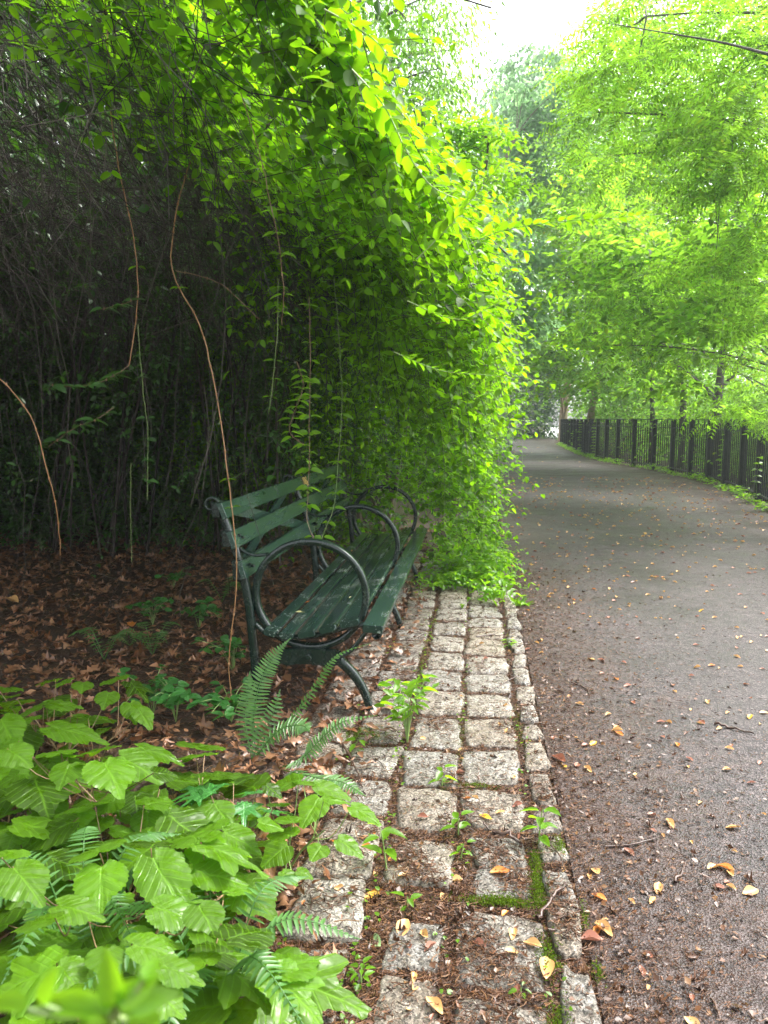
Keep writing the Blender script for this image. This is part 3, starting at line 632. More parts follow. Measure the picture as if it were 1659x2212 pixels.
def make_bench(loc, label, Ys=(3.42, 4.87, 6.35), full=True):
    e = empty('park_bench', (-.76, 3.4, 0), label, 'bench')
    tops = [(-.968, .392), (-.893, .378), (-.812, .376), (-.716, .392), (-.622, .422), (-.517, .446)]
    y0, y1 = Ys[0] - .075, Ys[-1] + .09
    for i in range(5):
        a, b = np.array(tops[i]), np.array(tops[i + 1]); d = (b - a) / np.linalg.norm(b - a)
        V, F = prism(board(a + d * .0075, b - d * .0075, .030, .008), y0 + .012 * abs(i - 1), y1); o = build('seat_slat', V, F, M_slat, e, smooth=False)
        if i == 0: o['label'] = 'worn seat slat with bare brown wood at its near end'
    V, F = prism(board((-.494, .438), (-.402, .434), .036), y0 - .035, y1); build('seat_slat', V, F, M_slat, e, smooth=False)['label'] = 'wide front seat slat standing clear of the others'
    for (b, a) in (((-1.148, .972), (-1.120, .902)), ((-1.105, .842), (-1.080, .765)), ((-1.060, .705), (-1.038, .625))):
        V, F = prism(board(a, b, -.024), y0 + .01, y1 - .02); build('back_slat', V, F, M_back, e, smooth=False)
    # diagonal cross braces behind the back slats
    for k in range(len(Ys) - 1):
        ya, yb = Ys[k] + .05, Ys[k + 1] - .05
        for (p, q, dxo) in (((ya, .94), (yb, .66), .030), ((ya, .66), (yb, .94), .044)):
            n = np.array([0, q[1] - p[1], p[0] - q[0]]); n = n / np.linalg.norm(n) * .028
            def bx(yy, z): return -1.03 - (z - .6) * .31 - dxo
            V = []
            for (yy, z) in (p, q):
                for s in (-1, 1):
                    for tt in (0, -.012):
                        V.append((bx(yy, z) + tt, yy + n[1] * s * -1, z + n[2] * s * -1))
            F = np.array([(0, 1, 3, 2), (4, 6, 7, 5), (0, 2, 6, 4), (1, 5, 7, 3), (0, 4, 5, 1), (2, 3, 7, 6)])
            build('cross_brace', V, [F], M_back, e, smooth=False)
    ang = np.linspace(0, 2 * np.pi, 64, endpoint=False)
    for Yf in Ys:
        hoop = np.stack([-.759 + .262 * np.cos(ang), .537 + .250 * np.sin(ang)], 1)
        band(hoop, .046, .030, Yf + .03, e, 'arm_hoop', M_iron, True)
        post = sp2([(-1.178, .955), (-1.152, .88), (-1.118, .79), (-1.088, .70), (-1.064, .60), (-1.045, .48), (-1.034, .36), (-1.022, .2), (-1.012, .0)], 30)
        po = band(post, .048, .036, Yf, e, 'back_post', M_iron)
        aa = np.linspace(-.2, 4.1 * np.pi / 1.7, 34); rr = np.linspace(.040, .010, 34)
        sc_ = np.stack([-1.212 + rr * np.cos(aa), .955 + rr * np.sin(aa)], 1)
        band(sc_, .042, .013, Yf, po, 'scroll', M_iron)
        for (xa, za, xb, zb) in ((-1.150, .972, -1.182, .90), (-1.106, .842, -1.135, .765), (-1.058, .705, -1.09, .61)):
            cxm = (xa + xb) / 2 - .005
            V, F = prism([(cxm - .028, zb), (cxm + .012, zb), (xa - .018, za), (xa - .052, za - .004)], Yf - .045, Yf + .045); build('slat_bracket', V, F, M_iron, e, smooth=False)
        band(sp2([(-1.085, .752), (-1.06, .735), (-1.02, .722), (-.985, .722), (-.955, .728)], 14), .034, .014, Yf + .012, e, 'arm_strap', M_iron)
        # casting under the seat with its boss and bolt
        ca = [(-.905, .275), (-.87, .283), (-.80, .289), (-.72, .289), (-.65, .283), (-.612, .275), (-.622, .245), (-.60, .222), (-.66, .205), (-.72, .212), (-.77, .214), (-.82, .212), (-.87, .203), (-.915, .222), (-.895, .245)]
        V, F = prism(ca[::-1], Yf - .018, Yf + .022); cs = build('casting', V, F, M_iron, e, smooth=False)
        a6 = np.linspace(0, 2 * np.pi, 9)[:-1]; V, F = prism([(-.762 + .017 * math.cos(t), .25 + .017 * math.sin(t)) for t in a6], Yf - .036, Yf - .016); build('bolt', V, F, M_iron, cs, smooth=False)
        band(sp2([(-.62, .235), (-.575, .195), (-.53, .14), (-.495, .07), (-.475, .0)], 20), .042, np.linspace(.042, .032, 20), Yf, e, 'leg', M_iron)
        band(sp2([(-.90, .235), (-.945, .195), (-.99, .14), (-1.06, .07), (-1.10, .0)], 20), .042, np.linspace(.036, .026, 20), Yf + .03, e, 'leg', M_iron)
        band(sp2([(-1.02, .40), (-.965, .352), (-.89, .338), (-.81, .336), (-.715, .352), (-.62, .382), (-.52, .406), (-.46, .398)], 30), .034, .02, Yf + .004, e, 'seat_bearer', M_iron)
        band(sp2([(-.62, .25), (-.57, .28), (-.525, .33), (-.49, .38)], 14), .036, .02, Yf + .004, e, 'seat_bracket', M_iron)
        V, F = prism([(-.438 + .024 * math.cos(t), .377 + .024 * math.sin(t)) for t in np.linspace(0, 2 * np.pi, 17)[:-1]], Yf - .05, Yf + .03); build('knob', V, F, M_iron, e)
        for (bxx, bz) in ((-1.096, .812), (-1.090, .797), (-1.047, .675), (-1.043, .662)):
            V, F = prism([(bxx + .009 * math.cos(t) + .004, bz + .007 * math.sin(t)) for t in np.linspace(0, 2 * np.pi, 9)[:-1]], Yf + .01 + (.035 if bz in (.797, .662) else 0), Yf + .028 + (.035 if bz in (.797, .662) else 0)); build('bolt', V, F, M_iron, e)
    # plaque on the top back slat
    yc = 5.02; A = np.array([-1.1455, .968]); B = np.array([-1.1205, .905]); d = (B - A) / np.linalg.norm(B - A); nn = np.array([-d[1], d[0]]) * -1
    if nn[0] < 0: nn = -nn
    def pq(u, v, h): q = A + d * u + nn * h; return (q[0], yc + v, q[1])
    V = [pq(u, v, h) for h in (.001, .0045) for (u, v) in ((.004, -.055), (.004, .055), (.066, .055), (.066, -.055))]
    pl = build('plaque', V, [np.array([(0, 1, 2, 3), (4, 7, 6, 5), (0, 4, 5, 1), (1, 5, 6, 2), (2, 6, 7, 3), (3, 7, 4, 0)])], M_brass, e, smooth=False)
    acc = Acc(); rr_ = random.Random(3)
    for (u, segs) in ((.014, ((-.045, -.012), (.012, .042))), (.021, ((-.04, -.01), (.008, .045))), (.028, ((-.044, -.014), (.01, .04))), (.037, ((-.03, .032),)), (.045, ((-.022, .024),)), (.054, ((-.04, .042),))):
        for (va, vb) in segs:
            v = va
            while v < vb - .003:
                l = rr_.uniform(.003, .009); v2 = min(v + l, vb); acc.add([pq(u, v, .0052), pq(u, v2, .0052), pq(u + .0032, v2, .0052), pq(u + .0032, v, .0052)], [np.array([(0, 1, 2, 3)])]); v = v2 + .0022
    acc.make('lettering', M_ink, pl, smooth=False)
    e.location = loc
    return e
make_bench((-.76, 3.4, 0), 'dark green slatted bench with iron hoop armrests and small brass plaque, beside the setts')

# second bench far off beside the path, seen end on
def copy_tree(o, parent=None):
    c = o.copy(); col.objects.link(c); c.parent = parent
    for ch in o.children: copy_tree(ch, c)
    return c
b2 = copy_tree([o for o in bpy.data.objects if o.name == 'park_bench'][0]); b2.location = (3.95, 53.5, 0); b2.rotation_euler = (0, 0, R(8)); b2['label'] = 'tiny far-off bench in the shade where the path bends out of sight'
# ------------------------------------------------------------------ iron fence
M_fence = plain('black_fence_paint', (.008, .009, .010), .5, 0, 12, (.02, .022, .024), .3, 60, spec=.3)
fe = empty('iron_fence', tuple(FENCE[0]), 'black iron picket fence curving along the right side of the path', 'fence')
seg = np.linalg.norm(np.diff(FENCE, axis=0), axis=1); cum = np.concatenate([[0], np.cumsum(seg)])
def fat(s):
    p = np.array([np.interp(s, cum, FENCE[:, i]) for i in range(3)]); q = np.array([np.interp(s + .05, cum, FENCE[:, i]) for i in range(3)]); t = norm(q - p); return p, t
def boxat(p, t, w, d, z0, z1):
    s = np.array([-t[1], t[0], 0]); V = [p + t * w * a + s * d * b + np.array([0, 0, z]) for z in (z0, z1) for a, b in ((-.5, -.5), (.5, -.5), (.5, .5), (-.5, .5))]
    return np.array(V), [np.array([(0, 3, 2, 1), (4, 5, 6, 7), (0, 1, 5, 4), (1, 2, 6, 5), (2, 3, 7, 6), (3, 0, 4, 7)])]
FH = 1.34; s = .3; rest = Acc(); npk = 0; Lf = cum[-1]; s0 = float(np.interp(14.65, FENCE[:, 1], cum)); posts_s = np.arange(s0 % 1.3725, Lf, 1.3725); s = s0 % .1525
for ps in posts_s:
    p, t = fat(ps); V, F = boxat(p, t, .10, .11, -.05, FH + .01); build('post', V, F, M_fence, fe, smooth=False)
k = 0; first = 2.0
while s < Lf - .05:
    if np.min(np.abs(posts_s - s)) > .08:
        p, t = fat(s); tall = (k % 3 == 0); V, F = boxat(p, t, .021, .021, .05, FH - .005 if tall else 1.235)
        if npk < 100 and s > 3.2: build('picket', V, F, M_fence, fe, smooth=False); npk += 1
        else: rest.add(V, F)
    k += 1; s += .1525
rest.make('picket', M_fence, fe, smooth=False)['kind'] = 'stuff'
def rail(z, w, h):
    P = FENCE; T = norm(np.gradient(P, axis=0)); S = np.stack([-T[:, 1], T[:, 0], 0 * T[:, 0]], 1)
    V = np.stack([P + S * w * a + np.array([0, 0, z + h * b]) for a, b in ((-.5, -.5), (.5, -.5), (.5, .5), (-.5, .5))], 1)
    idx = np.arange(len(P) * 4).reshape(-1, 4); q = np.stack([idx[:-1], np.roll(idx[:-1], -1, 1), np.roll(idx[1:], -1, 1), idx[1:]], -1).reshape(-1, 4)
    build('rail', V.reshape(-1, 3), [q, idx[0][None], idx[-1][None]], M_fence, fe, smooth=False)
rail(FH, .045, .022); rail(1.13, .05, .018); rail(.12, .05, .03)
# ------------------------------------------------------------------ the overhanging shrub and its kin
def zbase(X, Y, xr):
    """underside of the arching shrub: low at its outer rim near the bench's far end, high inside"""
    edge_ = np.interp(Y, [2.0, 2.6, 3.2, 4.0, 4.8, 5.5, 6.2, 6.6], [2.6, 2.28, 2.02, 1.68, 1.30, .80, .25, .0])
    inner = np.interp(Y, [2.0, 3.0, 4.5, 6.5, 7.6, 8.2], [2.75, 2.6, 2.35, 2.0, 1.0, .0])
    t = np.clip((xr - X) / 1.25, 0, 1); t = t * t * (3 - 2 * t)
    return edge_ * (1 - t) + inner * t
def xrim(Y): return np.interp(Y, [2, 3, 4.5, 6, 8], [-.15, -.02, .08, .12, .12])
def shoot_mesh(tree_, P, D, length, nl, leafL, mat, stem_r=.0022, tmpl=LEAF, name='foliage', sag=.35, stems_mat=None, asp=.62, acc=None, sacc=None):
    st, LP, LD, LN, LS = sprays(P, D, length, nl, leafL, sag)
    V, F = leaves(LP, LD, LN, LS, LS * asp, tmpl); acc.add(V, F)
    V, q = tubes(st, np.linspace(stem_r, stem_r * .4, st.shape[1])[None], 3); sacc.add(V, q)
# A: outer curtain facing the path
shrub = empty('overhanging_shrub', (-1.6, 6.6, 0), 'huge arching shrub whose bright leafy curtain hangs over the bench', 'shrub')
la, sa = Acc(), Acc()
n = 2500
Y = 2.1 + 4.6 * rng.uniform(0, 1, n) ** .8; xr = xrim(Y); X = xr - rng.uniform(0, 1, n) ** 1.5 * 1.15
zb = zbase(X, Y, xr); X = X - .34 * np.clip((2.1 + 4.6 * 0 + Y * 0 + 0), 0, 0); top = np.maximum(np.interp(xr - X, [0, .5, 1.4], [2.75, 3.05, 3.3]) + .22 * (Y - 4), zb + .5)
Z = zb + .05 + (np.maximum(top - zb, .3)) * rng.uniform(0, 1, n)
X = X - .42 * np.clip((Z - 1.35 - .42 * Y * .5) / .8, 0, 1)
kk = (np.sin(5.3 * X + 3.1 * Y + 1) * np.sin(6.1 * Z + 2.3 * Y) + .5 * np.sin(11 * Z + 7 * Y + 3 * X)) > rng.uniform(-1.0, -.05, n); X, Y, Z = X[kk], Y[kk], Z[kk]; n = len(X)
P = np.stack([X, Y, Z], 1); D = norm(np.stack([rng.uniform(.1, 1, n), rng.normal(-.25, .55, n), rng.uniform(-.9, .35, n)], 1))
P -= D * .22
shoot_mesh(shrub, P, D, rng.uniform(.3, .6, n), 7, .072, None, acc=la, sacc=sa, tmpl=ROUND, asp=.66)
n = 620
X = rng.uniform(-1.35, -.1, n); Y = rng.uniform(4.0, 6.4, n); lo_ = np.interp(X, [-1.3, -.7, -.1], [1.9, 1.35, 1.15]); Z = lo_ + .3 + rng.uniform(0, 1.35, n)
P = np.stack([X, Y, Z], 1); D = norm(np.stack([rng.normal(.1, .35, n), rng.normal(-.15, .35, n), rng.uniform(-1.2, .1, n)], 1))
shoot_mesh(shrub, P, D, rng.uniform(.3, .55, n), 6, .07, None, acc=la, sacc=sa, tmpl=ROUND, asp=.62)
# B: far-end wall behind the bench's far end, down to the ground
n = 560
X = rng.uniform(-1.5, .15, n); Y = rng.uniform(6.4, 7.6, n) + .5 * np.clip(-X - .8, 0, 1); Z = rng.uniform(0.0, 3.2, n) ** 1.0
keep = ~((Z < .75) & (X > -.75) & (rng.uniform(0, 1, n) < .55)); X, Y, Z = X[keep], Y[keep], Z[keep]; n = len(X)
P = np.stack([X, Y, Z + .15], 1); D = norm(np.stack([rng.normal(.2, .6, n), rng.uniform(-1, .2, n), rng.uniform(-.9, .3, n)], 1))
shoot_mesh(shrub, P, D, rng.uniform(.25, .5, n), 7, .078, None, acc=la, sacc=sa, tmpl=ROUND, asp=.62)
la.make('foliage', M_['vine_leaf'], shrub)
la_n = None
# C: dark inner ceiling and back wall
lb = Acc(); lb2 = Acc()
n = 8000
X = rng.uniform(-6.5, -.6, n); Y = rng.uniform(1.6, 9, n); ok = ((Y > 2.3) | (X < -2.6)) & ~((X > -2.5) & (Y < 5.2) & (rng.uniform(0, 1, n) < np.where(X > -1.3, .93, .84))); X, Y = X[ok], Y[ok]; n = len(X)
zb = zbase(X, Y, xrim(Y)); Z = np.maximum(zb + .25, .15) + rng.uniform(0, 1, n) * np.where(Y > 7.4, 4.2, 1.7)
P = np.stack([X, Y, Z], 1); D = norm(rdir(n, -.7, .4) + np.array([.3, -.2, 0]))
shoot_mesh(shrub, P, D, rng.uniform(.35, .6, n), 8, .075, None, acc=lb, sacc=sa, tmpl=LEAF)
n = 5200
X = rng.uniform(-7.2, -1.3, n); Y = rng.uniform(7.4, 9.2, n); lw = rng.uniform(0, 1, n) < .42
X = np.where(lw, rng.uniform(-7.5, -6.0, n), X); Y = np.where(lw, rng.uniform(0.2, 9, n), Y); Z = rng.uniform(.0, 3.4, n)
P = np.stack([X, Y, Z], 1); D = norm(rdir(n, -.7, .4))
shoot_mesh(shrub, P, D, rng.uniform(.35, .6, n), 8, .085, None, acc=lb, sacc=sa, tmpl=LEAF)
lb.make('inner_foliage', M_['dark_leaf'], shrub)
n = 420
X = rng.uniform(-4.2, -1.0, n); Y = rng.uniform(3.9, 7.4, n); Z = rng.uniform(.3, 2.5, n) * np.clip((Y - 2.5) / 3, .4, 1) + np.where(Y < 5.5, .9, 0)
shoot_mesh(shrub, np.stack([X, Y, Z], 1), norm(rdir(n, -1, .2)), rng.uniform(.15, .35, n), 5, .05, None, acc=lb2, sacc=sa, tmpl=ROUND)
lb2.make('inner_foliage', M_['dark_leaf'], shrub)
# stems: arching canes, tangle under the ceiling, hanging dead stems
n = 26; root = np.stack([rng.uniform(-5, -1.8, n), rng.uniform(6.8, 8.6, n), np.zeros(n)], 1)
tip = np.stack([rng.uniform(-1.8, .25, n), rng.uniform(2.6, 6.4, n), np.zeros(n)], 1); tip[:, 2] = zbase(tip[:, 0], tip[:, 1], xrim(tip[:, 1])) + rng.uniform(.1, .9, n)
t = np.linspace(0, 1, 14)[None, :, None]; mid = (root + tip) / 2 + np.array([0, 0, 3.6]) + rng.normal(0, .5, (n, 3))
C_ = (1 - t) ** 2 * root[:, None] + 2 * t * (1 - t) * mid[:, None] + t * t * tip[:, None]
sa.add(*tubes(C_, np.linspace(.014, .004, 14)[None] * rng.uniform(.5, 1.2, (n, 1)), 5))
def tangle(n, X0, X1, Y0, Y1, dz, l0, l1, dirv, spread, r0, r1, curve=.25, m=6):
    X = rng.uniform(X0, X1, n); Y = rng.uniform(Y0, Y1, n); Z = zbase(X, Y, xrim(Y)) + rng.uniform(dz[0], dz[1], n)
    P = np.stack([X, Y, Z], 1); D = norm(np.array(dirv) + rng.normal(0, spread, (n, 3))); L = rng.uniform(l0, l1, n)
    t = np.linspace(-.5, .5, m); off = norm(np.cross(D, rng.normal(0, 1, (n, 3)))) * (curve * L)[:, None]
    Q = P[:, None] + D[:, None] * (L[:, None] * t)[..., None] + off[:, None] * (4 * t * t)[None, :, None] + rng.normal(0, .012, (n, m, 3))
    sa.add(*tubes(Q, rng.uniform(r0, r1, (n, 1)) * np.linspace(1, .7, m)[None], 3))
tangle(2300, -3.6, -.9, 2.3, 5.5, (-.3, .6), .35, 1.3, (.55, 0, -.8), .45, .0012, .0032)
tangle(380, -3.4, -.9, 2.3, 6.5, (-.5, .4), .3, .9, (-.3, 0, -.9), .5, .001, .0024, .4)
tangle(190, -4, -.9, 3.0, 7.2, (-1.5, .3), .6, 1.6, (0.02, 0, -1), .13, .001, .0028, .08)
tangle(110, -4, -1.0, 3.6, 7.5, (-2.2, -.5), .5, 1.4, (0.1, 0, -1), .35, .001, .0026, .25)
sa.make('branches', M_['twig'], shrub)

# thickets further along the path, left side
def thicket(name, label, x0, x1, y0, y1, top, n, leafL, mat, groupn=None, low=0.0, trunkmat='bark', tm=LEAF):
    e = empty(name, ((x0 + x1) / 2, (y0 + y1) / 2, 0), label, 'shrub', groupn); a, s_ = Acc(), Acc()
    X = rng.uniform(x0, x1, n); Y = rng.uniform(y0, y1, n)
    u = (X - x0) / (x1 - x0) * 2 - 1; v = (Y - y0) / (y1 - y0) * 2 - 1
    h = top * np.sqrt(np.clip(1.15 - .6 * u * u - .45 * v * v, .05, 1)); h *= 1 + .18 * np.sin(X * 3 + Y * 1.7) + .1 * np.sin(Y * 5)
    shell = rng.uniform(0, 1, n); Z = low + (h - low) * np.where(shell < .5, rng.uniform(.75, 1, n), rng.uniform(0, 1, n))
    D = norm(np.stack([u * 1.0, v * .8, np.full(n, .1)], 1) + rng.normal(0, .6, (n, 3)))
    shoot_mesh(e, np.stack([X, Y, Z], 1), D, rng.uniform(.3, .6, n) * leafL / .05 * .8, 7, leafL, None, acc=a, sacc=s_, tmpl=tm)
    a.make('foliage', mat, e)
    k = 14; r0 = np.array([(x0 + x1) / 2, (y0 + y1) / 2, 0]) + rng.normal(0, .25, (k, 3)) * [1, 1, 0]; tp = r0 + np.stack([rng.uniform(-1, 1, k) * (x1 - x0) * .4, rng.uniform(-1, 1, k) * (y1 - y0) * .4, np.full(k, top * .85)], 1)
    t = np.linspace(0, 1, 8)[None, :, None]; mid = (r0 + tp) / 2 + np.array([0, 0, top * .3]); C2 = (1 - t) ** 2 * r0[:, None] + 2 * t * (1 - t) * mid[:, None] + t * t * tp[:, None]
    s_.add(*tubes(C2, np.linspace(.03, .006, 8)[None], 5)); s_.make('branches', M_['bark'], e)
    return e
thicket('leafy_thicket', 'bright green thicket just beyond the bench, reaching out over the path', -2.7, -.08, 7.4, 12.0, 3.3, 1700, .08, M_['vine_leaf'], low=.5)
thicket('leafy_thicket', 'yellow-green thicket in the left distance beyond the nearest shrub', -2.2, .05, 12.5, 19.5, 3.4, 1900, .09, M_['maple_leaf'])
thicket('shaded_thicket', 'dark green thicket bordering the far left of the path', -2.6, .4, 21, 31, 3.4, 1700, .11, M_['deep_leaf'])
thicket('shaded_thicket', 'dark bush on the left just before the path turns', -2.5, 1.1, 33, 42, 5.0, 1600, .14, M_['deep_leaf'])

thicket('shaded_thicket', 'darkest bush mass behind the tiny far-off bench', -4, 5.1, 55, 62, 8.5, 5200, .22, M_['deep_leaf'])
# ------------------------------------------------------------------ hanging vines
def vine(pts, r, label, stem='orange_stem', every=.1, L=.04, prob=.7, leaf='vine_leaf', m=26, nodes=True, group=None):
    P = smooth_path(pts, m); e = empty('hanging_vine', tuple(P[0]), label, 'vine', group)
    jit = rng.normal(0, .0012, P.shape); jit[0] = 0; P = P + jit
    ln = np.concatenate([[0], np.cumsum(np.linalg.norm(np.diff(P, axis=0), axis=1))])
    a = Acc(); r = r * .6; a.add(*tubes(P, np.linspace(r, r * .75, m), 6))
    sN = np.arange(.04, ln[-1], every)
    B = np.stack([np.interp(sN, ln, P[:, i]) for i in range(3)], 1)
    if nodes:
        for b in B:
            q = np.stack([b + np.array([0, 0, z]) for z in (-.006, -.002, .002, .006)]); a.add(*tubes(q, np.array([r * .9, r * 1.6, r * 1.6, r * .9]), 6))
    a.make('stem', M_[stem], e)
    keep = rng.uniform(0, 1, len(B)) < prob; B = B[keep]
    if len(B):
        la_ = Acc(); k = len(B)
        for sg in (-1, 1):
            ang = rng.uniform(-.5, .5, k); d = np.stack([sg * np.cos(ang), np.sin(ang), rng.uniform(-.35, .15, k)], 1)
            Nn = np.array([0, -.35, 1.]) + rng.normal(0, .3, (k, 3)); Lz = L * rng.uniform(.6, 1.25, k)
            la_.add(*leaves(B + d * .006, d, Nn, Lz, Lz * .55, LEAF))
            small = rng.uniform(0, 1, k) < .5
            if small.any():
                d2 = norm(d[small] * .5 + np.array([0, -.5, -.2])); la_.add(*leaves(B[small], d2, Nn[small], Lz[small] * .6, Lz[small] * .33, LEAF))
        la_.make('foliage', M_[leaf], e)
    return e
S = lambda x, y, Y: tuple(spot(x, y, Y))
vine([S(228, -30, 3.0), S(240, 250, 3.0), S(265, 400, 3.02), S(290, 520, 3.02), S(297, 640, 3.03), S(290, 720, 3.05), S(278, 790, 3.06)], .0042, 'straw-orange vine hanging from the top left, ending in a leafy tuft', prob=.3)
vine([S(470, 185, 3.3), S(430, 300, 3.28), S(395, 400, 3.25), S(375, 500, 3.22), S(374, 590, 3.2), S(430, 700, 3.18), S(455, 790, 3.17), S(475, 900, 3.15), S(492, 1020, 3.14), S(503, 1120, 3.14), S(512, 1260, 3.15), (-1.075, 3.2, .3), (-1.08, 3.25, 0)], .0052, 'long orange vine crossing the near end of the bench down to the ground', prob=.25, every=.12, m=44)
vine([S(-5, 815, 2.8), S(40, 860, 2.82), S(75, 920, 2.84), S(100, 1010, 2.86), S(118, 1080, 2.9), S(128, 1150, 2.95), S(130, 1200, 3.0)], .0042, 'curved orange-brown vine arching at the left edge', prob=.0)
vine([S(668, 640, 3.6), S(670, 760, 3.6), S(668, 900, 3.6), S(668, 1000, 3.58), S(664, 1090, 3.55), S(665, 1130, 3.5), S(688, 1185, 3.45)], .003, 'thin vine with paired leaves hanging before the brass plaque', 'brown_stem', .085, .06, .85, 'lime_leaf')
vine([S(722, 600, 3.9), S(735, 760, 3.9), S(738, 900, 3.9), S(730, 1000, 3.88), S(722, 1090, 3.85), S(700, 1150, 3.8), S(688, 1180, 3.75)], .0026, 'slender green vine just right of the brass plaque', 'green_stem', .08, .055, .85, 'lime_leaf')
vine([S(600, 600, 3.4), S(600, 680, 3.4), S(596, 760, 3.4), S(585, 860, 3.4), S(580, 890, 3.4)], .0024, 'short leafy vine hanging above the bench back', 'green_stem', .08, .042, .85)
vine([S(640, 780, 3.5), S(655, 830, 3.5), S(640, 880, 3.48), S(625, 930, 3.47), S(655, 960, 3.46)], .0026, 'bushy leafy vine tip dangling over the middle of the bench', 'brown_stem', .03, .055, .95, 'lime_leaf')
vine([S(298, 700, 3.2), S(305, 800, 3.2), S(312, 870, 3.2), S(320, 950, 3.2), S(318, 1080, 3.2)], .002, 'fine green vine with paired leaves beside the orange one, left', 'green_stem', .09, .04, .9, 'dark_leaf')
vine([S(283, 1060 - 60, 3.3), S(282, 1100, 3.3), S(285, 1215, 3.3)], .0016, 'bare thread-like stem hanging left of the bench', 'green_stem', .2, .03, 0)
vine([S(520, 200, 2.6), S(560, 330, 2.6), S(580, 420, 2.6), S(612, 600, 2.7), S(608, 700, 2.8)], .0028, 'brown vine through the upper leaves at photo centre-left', 'brown_stem', .07, .045, .8)
vine([S(380, 585, 3.2), S(470, 610, 3.2), S(540, 670, 3.2), S(560, 690, 3.2)], .003, 'side shoot bending right from the long orange vine', 'brown_stem', .1, .03, .1)
vine([S(405, 385, 3.25), S(470, 392, 3.22), S(530, 390, 3.2), S(560, 395, 3.18)], .0025, 'short orange side shoot with a fresh leaf tuft', 'orange_stem', .035, .05, .55, 'lime_leaf')
vine([S(300, 640, 3.03), S(270, 655, 3.0), S(235, 665, 3.0), S(215, 668, 3.0)], .002, 'leafy side twig of the straw-orange vine, pointing left', 'brown_stem', .04, .055, .9, 'dark_leaf')
vine([S(278, 790, 3.06), S(230, 820, 3.0), S(170, 835, 2.95), S(110, 832, 2.9)], .0022, 'leafy tuft branch low on the left, shiny green leaves', 'brown_stem', .035, .06, .9, 'dark_leaf')
vine([S(245, 880, 3.1), S(210, 905, 3.05), S(160, 925, 3.0), S(105, 965, 3.0)], .0022, 'second lower leafy branch at the left, below the tuft', 'brown_stem', .06, .06, .8, 'dark_leaf')
for i, (x0, x1, Yv, y0, y1) in enumerate([(1050, 1040, 5.6, 900, 1200), (1075, 1068, 5.9, 880, 1230), (1100, 1087, 5.7, 930, 1200), (1115, 1130, 6.2, 800, 1100), (1000, 985, 5.2, 850, 1160), (880, 850, 4.9, 800, 1130), (950, 960, 5.4, 850, 1150), (800, 790, 4.8, 760, 1040)]):
    vine([S(x0, y0, Yv), S((x0 + x1) / 2 + 4, (y0 + y1) / 2, Yv), S(x1, y1, Yv)], .002, ['thin drooping vine', 'pale straight vine', 'long green vine'][i % 3] + ' in the curtain right of the bench, ' + ['third from the path side', 'second from the path side', 'over the path edge', 'longest tip above the asphalt', 'before the setts', 'above the far hoop', 'between far hoop and kerb', 'above the middle hoop'][i], 'green_stem', .07, .042, .75)
# shoots reaching out to the right, over the path
def shoot(pts, L, label, every=.032):
    P = smooth_path(pts, 22); e = empty('reaching_shoot', tuple(P[0]), label, 'shoot'); build('stem', *[(lambda a: a[0])(tubes(P, np.linspace(.0022, .001, 22), 5))], [tubes(P, .003, 5)[1]], M_['green_stem'], e)
    ln = np.concatenate([[0], np.cumsum(np.linalg.norm(np.diff(P, axis=0), axis=1))]); sN = np.arange(.05, ln[-1], every); B = np.stack([np.interp(sN, ln, P[:, i]) for i in range(3)], 1); k = len(B); a = Acc()
    T = norm(np.gradient(P, axis=0))[np.clip(np.searchsorted(ln, sN), 0, 21)]
    for sg in (-1, 1):
        d = norm(T * .8 + sg * norm(np.cross(T, [0, .3, 1.])) * .9 + rng.normal(0, .25, (k, 3)) + [0, 0, .15 * sg]); Lz = L * np.linspace(1.15, .45, k) * rng.uniform(.75, 1.1, k)
        a.add(*leaves(B, d, np.array([0, -.4, 1.]) + rng.normal(0, .35, (k, 3)), Lz, Lz * .66, ROUND))
    a.make('foliage', M_['vine_leaf'], e)
shoot([S(1010, 530, 3.2), S(1080, 500, 3.2), S(1180, 482, 3.15), S(1300, 472, 3.1), S(1440, 462, 3.05)], .06, 'longest leafy shoot stretching right across the path at upper middle')
shoot([S(1000, 640, 3.6), S(1080, 690, 3.55), S(1150, 735, 3.5), S(1220, 752, 3.45), S(1280, 760, 3.4)], .05, 'leafy shoot reaching over the path below the longest one')
shoot([S(900, 560, 2.5), S(960, 500, 2.5), S(1020, 430, 2.5), S(1085, 350, 2.5)], .055, 'shoot rising diagonally to the right out of the leaf curtain')
shoot([S(880, 650, 2.9), S(990, 690, 2.9), S(1090, 650, 2.9), S(1165, 655, 2.9)], .05, 'shoot at the curtain rim pointing towards the blue-green tree')
shoot([S(760, 150, 1.9), S(830, 230, 1.9), S(880, 330, 1.9), S(930, 400, 1.95), S(990, 430, 2.0)], .06, 'large-leaved near shoot hanging from the top centre')
shoot([S(700, 20, 1.8), S(770, 60, 1.8), S(830, 110, 1.8), S(870, 210, 1.85)], .055, 'nearest leafy shoot at the top centre of the photo')
shoot([S(60, 95, 2.4), S(110, 110, 2.4), S(160, 130, 2.4), S(215, 152, 2.4)], .05, 'leafy shoot at the top left in front of the dark tangle')
shoot([S(850, 760, 3.3), S(950, 800, 3.3), S(1050, 810, 3.3), S(1120, 820, 3.3)], .05, 'leafy shoot above the asphalt edge, lowest of the reaching ones')

